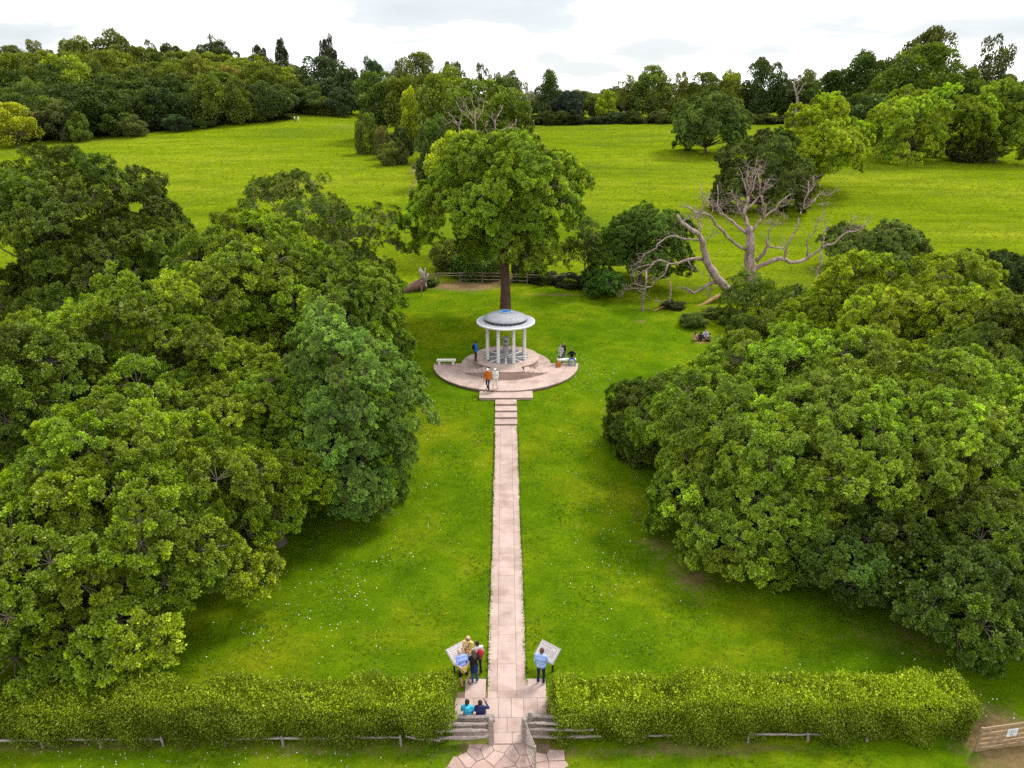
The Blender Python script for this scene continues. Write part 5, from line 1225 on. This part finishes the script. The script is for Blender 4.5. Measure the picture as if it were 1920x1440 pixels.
def person(label, loc, heading, pose=None, h=1.75, top=(.1, .1, .1), bottom=(.03, .03, .05), shoes=SHOE, skin=SKIN, hair='dark', hairstyle='short', sleeves='long', legs='long', extra=None, fem=False, group=None, toes=None, loose=1.0):
    J = {k: Vector(v) for k, v in STAND.items()}
    for k, v in (pose or {}).items(): J[k] = Vector(v)
    s = h / 1.75; mb = MB(); seg = []
    def c(p, q, ra, rb, tg): capsule(mb, p, q, ra, rb); seg.append((Vector(p), Vector(q), ra, rb, tg))
    hipv, ch, shv = J['hip'], J['chest'], J['sh']
    across = (J['rs'] - J['ls']).normalized(); up = (shv - hipv).normalized()
    w = .92 if fem else 1.0
    hx_ = (J['rh'] - J['lh']).normalized()
    c(hipv - hx_ * .075, hipv + hx_ * .075, .112, .112, 'bottom')
    wst = hipv.lerp(ch, .5)
    c(wst - across * .065 * w, wst + across * .065 * w, .108 * w * loose, .108 * w * loose, 'top')
    c(ch - across * .085 * w, ch + across * .085 * w, .118 * w * loose, .118 * w * loose, 'top')
    hem = hipv + up * .02; c(hem - hx_ * .07, hem + hx_ * .07, .121 * loose, .121 * loose, 'top')
    c(shv - across * .10, shv + across * .10, .085, .085, 'top')
    c(J['ls'], J['rs'], .062, .062, 'top')
    c(shv + up * .02, J['neck'] + up * .03, .056, .05, 'skin')
    look = J['look'].normalized(); hd = J['head']; hup = (hd - J['neck']).normalized()
    if hup.length < .1: hup = up
    c(hd - hup * .045 + look * .012, hd + hup * .035, .072, .086, 'skin')
    for a in 'lr':
        c(J[a + 's'], J[a + 'e'], .056 * loose, .045, 'top')
        c(J[a + 'e'], J[a + 'w'], .043, .030, 'top' if sleeves == 'long' else 'skin')
        hd_ = (J[a + 'w'] - J[a + 'e']).normalized(); c(J[a + 'w'], J[a + 'w'] + hd_ * .07, .030, .034, 'skin')
        c(J[a + 'h'], J[a + 'k'], .088, .062, 'bottom')
        if legs == 'shorts': kk = J[a + 'h'].lerp(J[a + 'k'], .85); c(J[a + 'h'], kk, .10, .085, 'bottom')
        c(J[a + 'k'], J[a + 'a'], .058, .040, 'bottom' if legs == 'long' else 'skin')
        if legs == 'long': c(J[a + 'k'].lerp(J[a + 'a'], .5), J[a + 'a'] + Vector((0, 0, .02)), .058, .056, 'bottom')
        f = Vector((0, 1, 0)); f = (toes or {}).get(a, f); f = Vector(f).normalized()
        c(J[a + 'a'] + Vector((0, 0, -.03)) - f * .03, J[a + 'a'] + Vector((0, 0, -.045)) + f * .14, .042, .034, 'shoe')
    for e in (extra or []): c(*e)
    tmp = bpy.data.objects.new('tmp', mb.mesh('tmp', SETT)); COL.objects.link(tmp)
    rm = tmp.modifiers.new('r', 'REMESH'); rm.mode = 'VOXEL'; rm.voxel_size = .020; sm = tmp.modifiers.new('s', 'SMOOTH'); sm.factor = .5; sm.iterations = 3
    root = empty('person', loc, heading); root.scale = (s, s, s); tag(root, label, 'person', group)
    PEOPLE.append(dict(tmp=tmp, seg=seg, root=root, J=J, mats=dict(skin=cloth(skin, .55), top=cloth(top), bottom=cloth(bottom), shoe=cloth(shoes, .6), x1=cloth(top)), look=look, hup=hup, hair=hair, hs=hairstyle, extra_m={}))
    return root
def finish_people():
    dg = bpy.context.evaluated_depsgraph_get(); dg.update()
    for q in PEOPLE:
        me0 = bpy.data.meshes.new_from_object(q['tmp'].evaluated_get(dg)); V = np.empty(len(me0.vertices) * 3); me0.vertices.foreach_get('co', V); V = V.reshape(-1, 3)
        F = [tuple(p.vertices) for p in me0.polygons]; C = np.array([V[list(f)].mean(0) for f in F])
        best = np.full(len(F), 1e9); tg = np.zeros(len(F), int); names = ['skin', 'top', 'bottom', 'shoe']
        for (a, b, ra, rb, t) in q['seg']:
            a_ = np.array(a); d = np.array(b) - a_; L2 = max(d @ d, 1e-9); u = np.clip((C - a_) @ d / L2, 0, 1)
            ds = np.linalg.norm(C - a_ - u[:, None] * d, axis=1) - (ra + (rb - ra) * u)
            ds = ds - (0.004 if t == 'top' else 0.0); k = ds < best; best[k] = ds[k]
            if t not in names: names.append(t)
            tg[k] = names.index(t)
        mb = MB(); mb.v = [tuple(v) for v in V]; mb.f = F; mb.m = list(map(int, tg))
        J = q['J']; look = q['look']; hup = q['hup']; right = look.cross(hup).normalized(); fw = hup.cross(right).normalized(); hd = Vector(J['head'])
        INKI = len(names); names.append('eye')
        for sgn in (-1, 1):                                    # eyes, ears, brows
            mb.ball(hd + fw * .083 + right * (sgn * .032) + hup * .012, .012, 6, 4, INKI)
            mb.ball(hd + right * (sgn * .085) + hup * .0, (.012, .022, .03), 6, 4, 0)
        mb.tube([hd + fw * .085 + hup * .012, hd + fw * .112 - hup * .02, hd + fw * .085 - hup * .03], [.008, .015, .008], n=5, m=0)
        mb.tube([hd + fw * .084 - hup * .055 - right * .024, hd + fw * .092 - hup * .055, hd + fw * .084 - hup * .055 + right * .024], [.004, .006, .004], n=4, m=INKI)
        for a, sg in (('l', -1), ('r', 1)):                    # five bent fingers on each hand
            w_ = J[a + 'w']; d = (w_ - J[a + 'e']).normalized(); sd = d.cross(Vector((0, 1, 0.2))).normalized() if abs(d.y) < .9 else d.cross(Vector((0, 0, 1))).normalized(); cu = sd.cross(d).normalized()
            pm = w_ + d * .075
            for i, L in enumerate((.070, .080, .074, .058)):
                b_ = pm + cu * ((i - 1.5) * .018); mb.tube([b_, b_ + d * L * .55 + sd * .006, b_ + d * L * .85 + sd * .03 * -sg], [.0095, .0085, .006], n=5, m=0)
            b_ = w_ + d * .03 + cu * .028; mb.tube([b_, b_ + d * .03 + cu * .03, b_ + d * .065 + cu * .036], [.012, .010, .007], n=5, m=0)
        mats = []
        for n_ in names:
            if n_ == 'eye': mats.append(INK)
            elif n_ in q['mats']: mats.append(q['mats'][n_])
            else: mats.append(q['root'].get('_m') and INK or _tagm[n_])
        o = mb.build('body', mats, q['root'], smooth=True)
        # hair
        hm = HAIRM[q['hair']]; hb = MB(); M = Matrix((right, fw, hup)).transposed()
        if q['hs'] != 'bald':
            hb.ball(hd - fw * .026 + hup * .034, (.093, .090, .084), 12, 8, 0, M)
            hb.ball(hd - fw * .042 - hup * .02, (.087, .072, .085), 12, 8, 0, M)
            if q['hs'] == 'long':
                hb.ball(hd - fw * .055 - hup * .13, (.10, .06, .17), 12, 8, 0, M)
                for sg in (-1, 1): hb.ball(hd + right * (.075 * sg) - hup * .08 - fw * .025, (.030, .045, .14), 8, 6, 0, M)
            if q['hs'] == 'tail': hb.ball(hd - fw * .10 - hup * .06, (.03, .03, .10), 8, 6, 0, M)
            if q['hs'] == 'cap':
                hb = MB(); hb.ball(hd + hup * .045, (.097, .104, .075), 12, 8, 0, M); hb.ball(hd + fw * .11 + hup * .05, (.07, .06, .012), 10, 4, 0, M); hm = cloth((.75, .73, .72))
            hb.build('cap' if q['hs'] == 'cap' else 'hair', hm, q['root'], smooth=True)
        bpy.data.objects.remove(q['tmp'])
_tagm = {}
def child_ball(root, name, c, r, mat, rz=0): return MB().ball((0, 0, 0), r, 12, 8).build(name, mat, root, c, rz, smooth=True)
def strap(root, pts, mat, name='strap', r=.014): return MB().tube(pts, r, n=5).build(name, mat, root)
WALK = dict(lk=(-.10, .16, .52), la=(-.11, .20, .08), rk=(.10, .02, .50), ra=(.11, -.26, .11), le=(-.26, -.10, 1.15), lw=(-.25, -.06, .91), re=(.26, .02, 1.14), rw=(.25, .17, .93))
WALK2 = dict(lk=(-.10, .0, .50), la=(-.11, -.22, .11), rk=(.10, .14, .52), ra=(.11, .16, .08), le=(-.26, .02, 1.14), lw=(-.22, .18, .95), re=(.26, -.08, 1.15), rw=(.26, -.02, .91))
def gpt(px, py): return G(px, py)
def on(px, py, z):
    x, y, zz = ray(px, py); t = (z - CAM_H) / zz
    return Vector((x * t, y * t, z))
PS = 0.045
# man in the pale blue shirt by the right board
person('man in pale blue shirt and navy trousers reading the right board', on(1014, 1281, PS), R(-14), dict(lw=(-.24, .10, .90), rw=(.24, .16, .95), le=(-.27, -.02, 1.14), re=(.28, .0, 1.14), head=(0.02, .06, 1.615), look=(.15, 1, -.35)), 1.80, (.30, .42, .72), (.010, .018, .06), (.5, .45, .42), SKIN, 'brown', loose=1.12)
# old man in shorts
e_ = person('man in blue T shirt and black shorts, hands behind his back, at the left board', on(869, 1285, PS), R(24), dict(hip=(0, -.02, .93), chest=(0, .10, 1.24), sh=(0, .16, 1.37), ls=(-.18, .16, 1.36), rs=(.18, .16, 1.36), le=(-.25, -.02, 1.16), re=(.25, -.02, 1.16), lw=(-.07, -.17, 1.0), rw=(.06, -.17, .97), neck=(0, .22, 1.43), head=(-.02, .30, 1.51), look=(-.3, 1, -.5), rk=(.17, .0, .50), ra=(.26, -.05, .08), lh=(-.095, -.02, .9), la=(-.10, -.10, .08)), 1.76, (.22, .30, .62), (.008, .008, .010), (.02, .018, .02), SKIN, 'thin', sleeves='short', legs='shorts')
MB().ball((0, 0, 0), (.16, .06, .17), 12, 8).build('waist_bag', cloth((.42, .30, .02)), e_, (0, -.14, .93), smooth=True)
# woman in yellow facing the camera
e_ = person('blond woman in a yellow top with sunglasses, facing the camera beside the left board', on(879, 1251, 0.02), R(168), dict(lw=(-.13, .20, 1.02), rw=(.12, .22, .98), le=(-.24, .02, 1.14), re=(.24, .02, 1.14), look=(.1, 1, -.1)), 1.68, (.74, .50, .20), (.012, .011, .012), SHOE, SKIN, 'blond', 'long', fem=True)
MB().box((0, 0, 0), (.15, .03, .045)).build('sunglasses', INK, e_, (0, .125, 1.635)); strap(e_, [(-.12, .07, 1.46), (0, .15, 1.25), (.14, .13, 1.02)], METAL)
# person in red
e_ = person('dark haired person in black with a red rucksack behind the woman in yellow', on(897, 1264, 0.02), R(25), dict(lw=(-.15, .24, 1.05), rw=(.18, .22, 1.05), le=(-.25, .04, 1.13), re=(.26, .04, 1.13), head=(-.02, .05, 1.62), look=(-.3, 1, -.3)), 1.74, (.55, .50, .50), (.012, .013, .02), SHOE, SKIN, 'dark')
MB().ball((0, 0, 0), (.15, .10, .24), 12, 8).build('rucksack', cloth((.40, .015, .04)), e_, (.03, -.17, 1.22), smooth=True)
# woman in navy with jeans
e_ = person('long haired woman in black top and navy skirt over jeans, looking down', on(890, 1279, PS), R(18), dict(lw=(-.06, .26, 1.18), rw=(.08, .26, 1.16), le=(-.25, .06, 1.12), re=(.25, .06, 1.12), head=(0, .06, 1.60), look=(-.1, 1, -.6), la=(-.10, -.06, .08)), 1.66, (.010, .010, .012), (.035, .07, .20), (.6, .6, .62), SKIN, 'brown', 'long', sleeves='short', fem=True,
    extra=[((0, -.0, .98), (0, -.01, .70), .135, .17, 'skirt')])
_tagm['skirt'] = cloth((.012, .022, .10))
# two on the bench
SIT = dict(hip=(0, 0, .55), lh=(-.09, .04, .53), rh=(.09, .04, .53), lk=(-.11, .45, .52), rk=(.11, .45, .52), la=(-.11, .44, .08), ra=(.11, .44, .08), chest=(0, .0, .89), sh=(0, .02, 1.03), ls=(-.18, .02, 1.03), rs=(.18, .02, 1.03), le=(-.24, .06, .77), re=(.24, .06, .77), lw=(-.16, .28, .72), rw=(.16, .28, .72), neck=(0, .03, 1.10), head=(0, .06, 1.22))
def sitp(**k): d = dict(SIT); d.update(k); return d
bx1 = P(877, 1345, FY + 0.85).x; bx2 = P(899, 1348, FY + 0.85).x
e_ = person('person in turquoise hooded jacket with tied hair, sitting on the oak bench', (bx1, FY + 0.80, 0), R(-4), sitp(look=(.2, 1, 0)), 1.74, (.05, .40, .60), (.02, .025, .04), SHOE, SKIN, 'dark', 'tail', fem=True, loose=1.1)
MB().ball((0, 0, 0), (.12, .08, .07), 12, 8).build('hood', cloth((.05, .40, .60)), e_, (0, -.08, 1.06), smooth=True)
e_ = person('person in navy sweater on the oak bench, hand raised to the face', (bx2 + 0.04, FY + 0.80, 0), R(-6), sitp(re=(.33, .10, .92), rw=(.17, .20, 1.16), look=(.1, 1, .0)), 1.68, (.012, .02, .075), (.02, .02, .03), SHOE, SKIN2, 'dark', loose=1.1)
# people at the memorial
e_ = person('man in bright blue jacket with black rucksack on the memorial platform edge', Vector((on(892, 677, TZ + PZ_).x, on(892, 677, TZ + PZ_).y, TZ + PZ_)), R(-62), dict(lw=(-.12, .22, 1.0), rw=(.14, .22, 1.0), look=(0, 1, -.4), head=(0, .07, 1.61)), 1.78, (.015, .13, .62), (.06, .045, .06), SHOE, SKIN2, 'dark', loose=1.15)
MB().ball((0, 0, 0), (.15, .11, .24), 12, 8).build('rucksack', cloth((.012, .012, .016)), e_, (0, -.18, 1.22), smooth=True)
person('man in an orange jacket with white cap walking across the terrace', on(915, 731, TZ), R(165), WALK, 1.78, (.55, .14, .012), (.015, .025, .08), SHOE, SKIN, 'grey', 'cap', loose=1.15)
person('person all in white with white cap walking beside the man in orange', on(929, 730, TZ), R(160), WALK2, 1.74, (.74, .72, .70), (.70, .68, .66), (.30, .24, .20), SKIN, 'grey', 'cap', loose=1.12)
person('woman in long pale grey top standing before the right stone bench', on(1051, 681, TZ), R(150), dict(lw=(-.1, .2, 1.1), rw=(.1, .2, 1.1)), 1.66, (.42, .40, .42), (.015, .02, .05), SHOE, SKIN, 'dark', 'long', fem=True, extra=[((0, 0, 1.0), (0, 0, .78), .13, .16, 'top')])
person('person in a black jacket standing close behind the woman in pale grey', on(1056, 678, TZ), R(-140), None, 1.70, (.010, .010, .012), (.10, .13, .20), (.6, .58, .55), SKIN, 'dark')
person('person in black jacket and jeans sitting on the right stone bench', (pR.x + 0.42, 56.32, TZ), R(180), sitp(lk=(-.24, .42, .52), rk=(.24, .42, .52), la=(-.26, .44, .08), ra=(.22, .46, .08), le=(-.33, .02, .80), re=(.33, .02, .80), lw=(-.14, .2, .68), rw=(.16, .2, .70), hip=(0, 0, .56)), 1.80, (.010, .010, .012), (.10, .17, .38), SHOE, SKIN2, 'dark')
bg = on(1047, 688, TZ); e_ = empty('orange_bag', bg, R(20)); tag(e_, 'orange brown bag standing on the terrace before the right bench', 'bag')
OB = cloth((.42, .13, .02)); MB().prism([(-.20, -.11), (.20, -.11), (.20, .11), (-.20, .11)], 0, .12).prism([(-.19, -.10), (.19, -.10), (.19, .10), (-.19, .10)], .121, .36).prism([(-.15, -.06), (.15, -.06), (.15, .06), (-.15, .06)], .361, .44).build('bag_body', OB, e_)
strap(e_, [(-.13, 0, .44), (-.08, 0, .56), (.08, 0, .56), (.13, 0, .44)], OB, 'handle')
# picnic group on the grass
def gsit(**k):
    d = dict(hip=(0, 0, .13), lh=(-.09, .03, .12), rh=(.09, .03, .12), lk=(-.24, .40, .30), rk=(.24, .40, .30), la=(-.10, .52, .08), ra=(.12, .55, .08), chest=(0, .02, .47), sh=(0, .05, .61), ls=(-.18, .05, .61), rs=(.18, .05, .61), le=(-.25, .12, .36), re=(.25, .12, .36), lw=(-.16, .34, .33), rw=(.16, .34, .33), neck=(0, .07, .68), head=(0, .11, .80)); d.update(k); return d
PGR = 'picnic group on the lawn'
person('person in pink sitting on the grass at the left of the picnic group', gpt(1302, 639), R(-60), gsit(), 1.7, (.55, .25, .25), (.25, .04, .04), SHOE, SKIN, 'brown', 'long', fem=True, group=PGR)
person('person in black and white sitting in the middle of the picnic group', gpt(1313, 640), R(-30), gsit(la=(-.12, .75, .08), ra=(.1, .78, .08), lk=(-.12, .42, .2), rk=(.12, .42, .2)), 1.7, (.02, .02, .025), (.55, .50, .48), SHOE, SKIN, 'dark', group=PGR)
person('person in a pale lilac shirt sitting at the back of the picnic group', gpt(1322, 635), R(170), gsit(), 1.76, (.50, .45, .62), (.08, .02, .03), SHOE, SKIN, 'brown', group=PGR)
person('person in olive and black sitting at the right of the picnic group', gpt(1331, 641), R(80), gsit(), 1.68, (.20, .20, .08), (.012, .012, .015), SHOE, SKIN, 'dark', group=PGR)
bk = gpt(1318, 641.5); o = MB().box((0, 0, .015), (1.5, .9, .03)).box((.1, .1, .12), (.3, .22, .18)).build('picnic_rug', cloth((.22, .16, .03)), None, (bk.x, bk.y, bk.z)); tag(o, 'mustard picnic rug in the middle of the picnic group', 'rug')
# far walkers
person('lone walker in dark jacket and pale trousers on the meadow path', gpt(776, 326), R(175), WALK, 1.78, (.02, .018, .02), (.55, .50, .42), SHOE, SKIN, 'dark')
person('walker in white shirt and dark trousers, left of the couple by the wood', gpt(553, 229), R(60), WALK, 1.8, (.72, .70, .70), (.02, .02, .03), SHOE, SKIN, 'dark', group='couple walking at the wood edge')
person('walker in white at the right of the couple by the wood', gpt(560, 228.5), R(50), WALK2, 1.75, (.75, .73, .72), (.72, .70, .70), SHOE, SKIN, 'dark', group='couple walking at the wood edge')
finish_people()
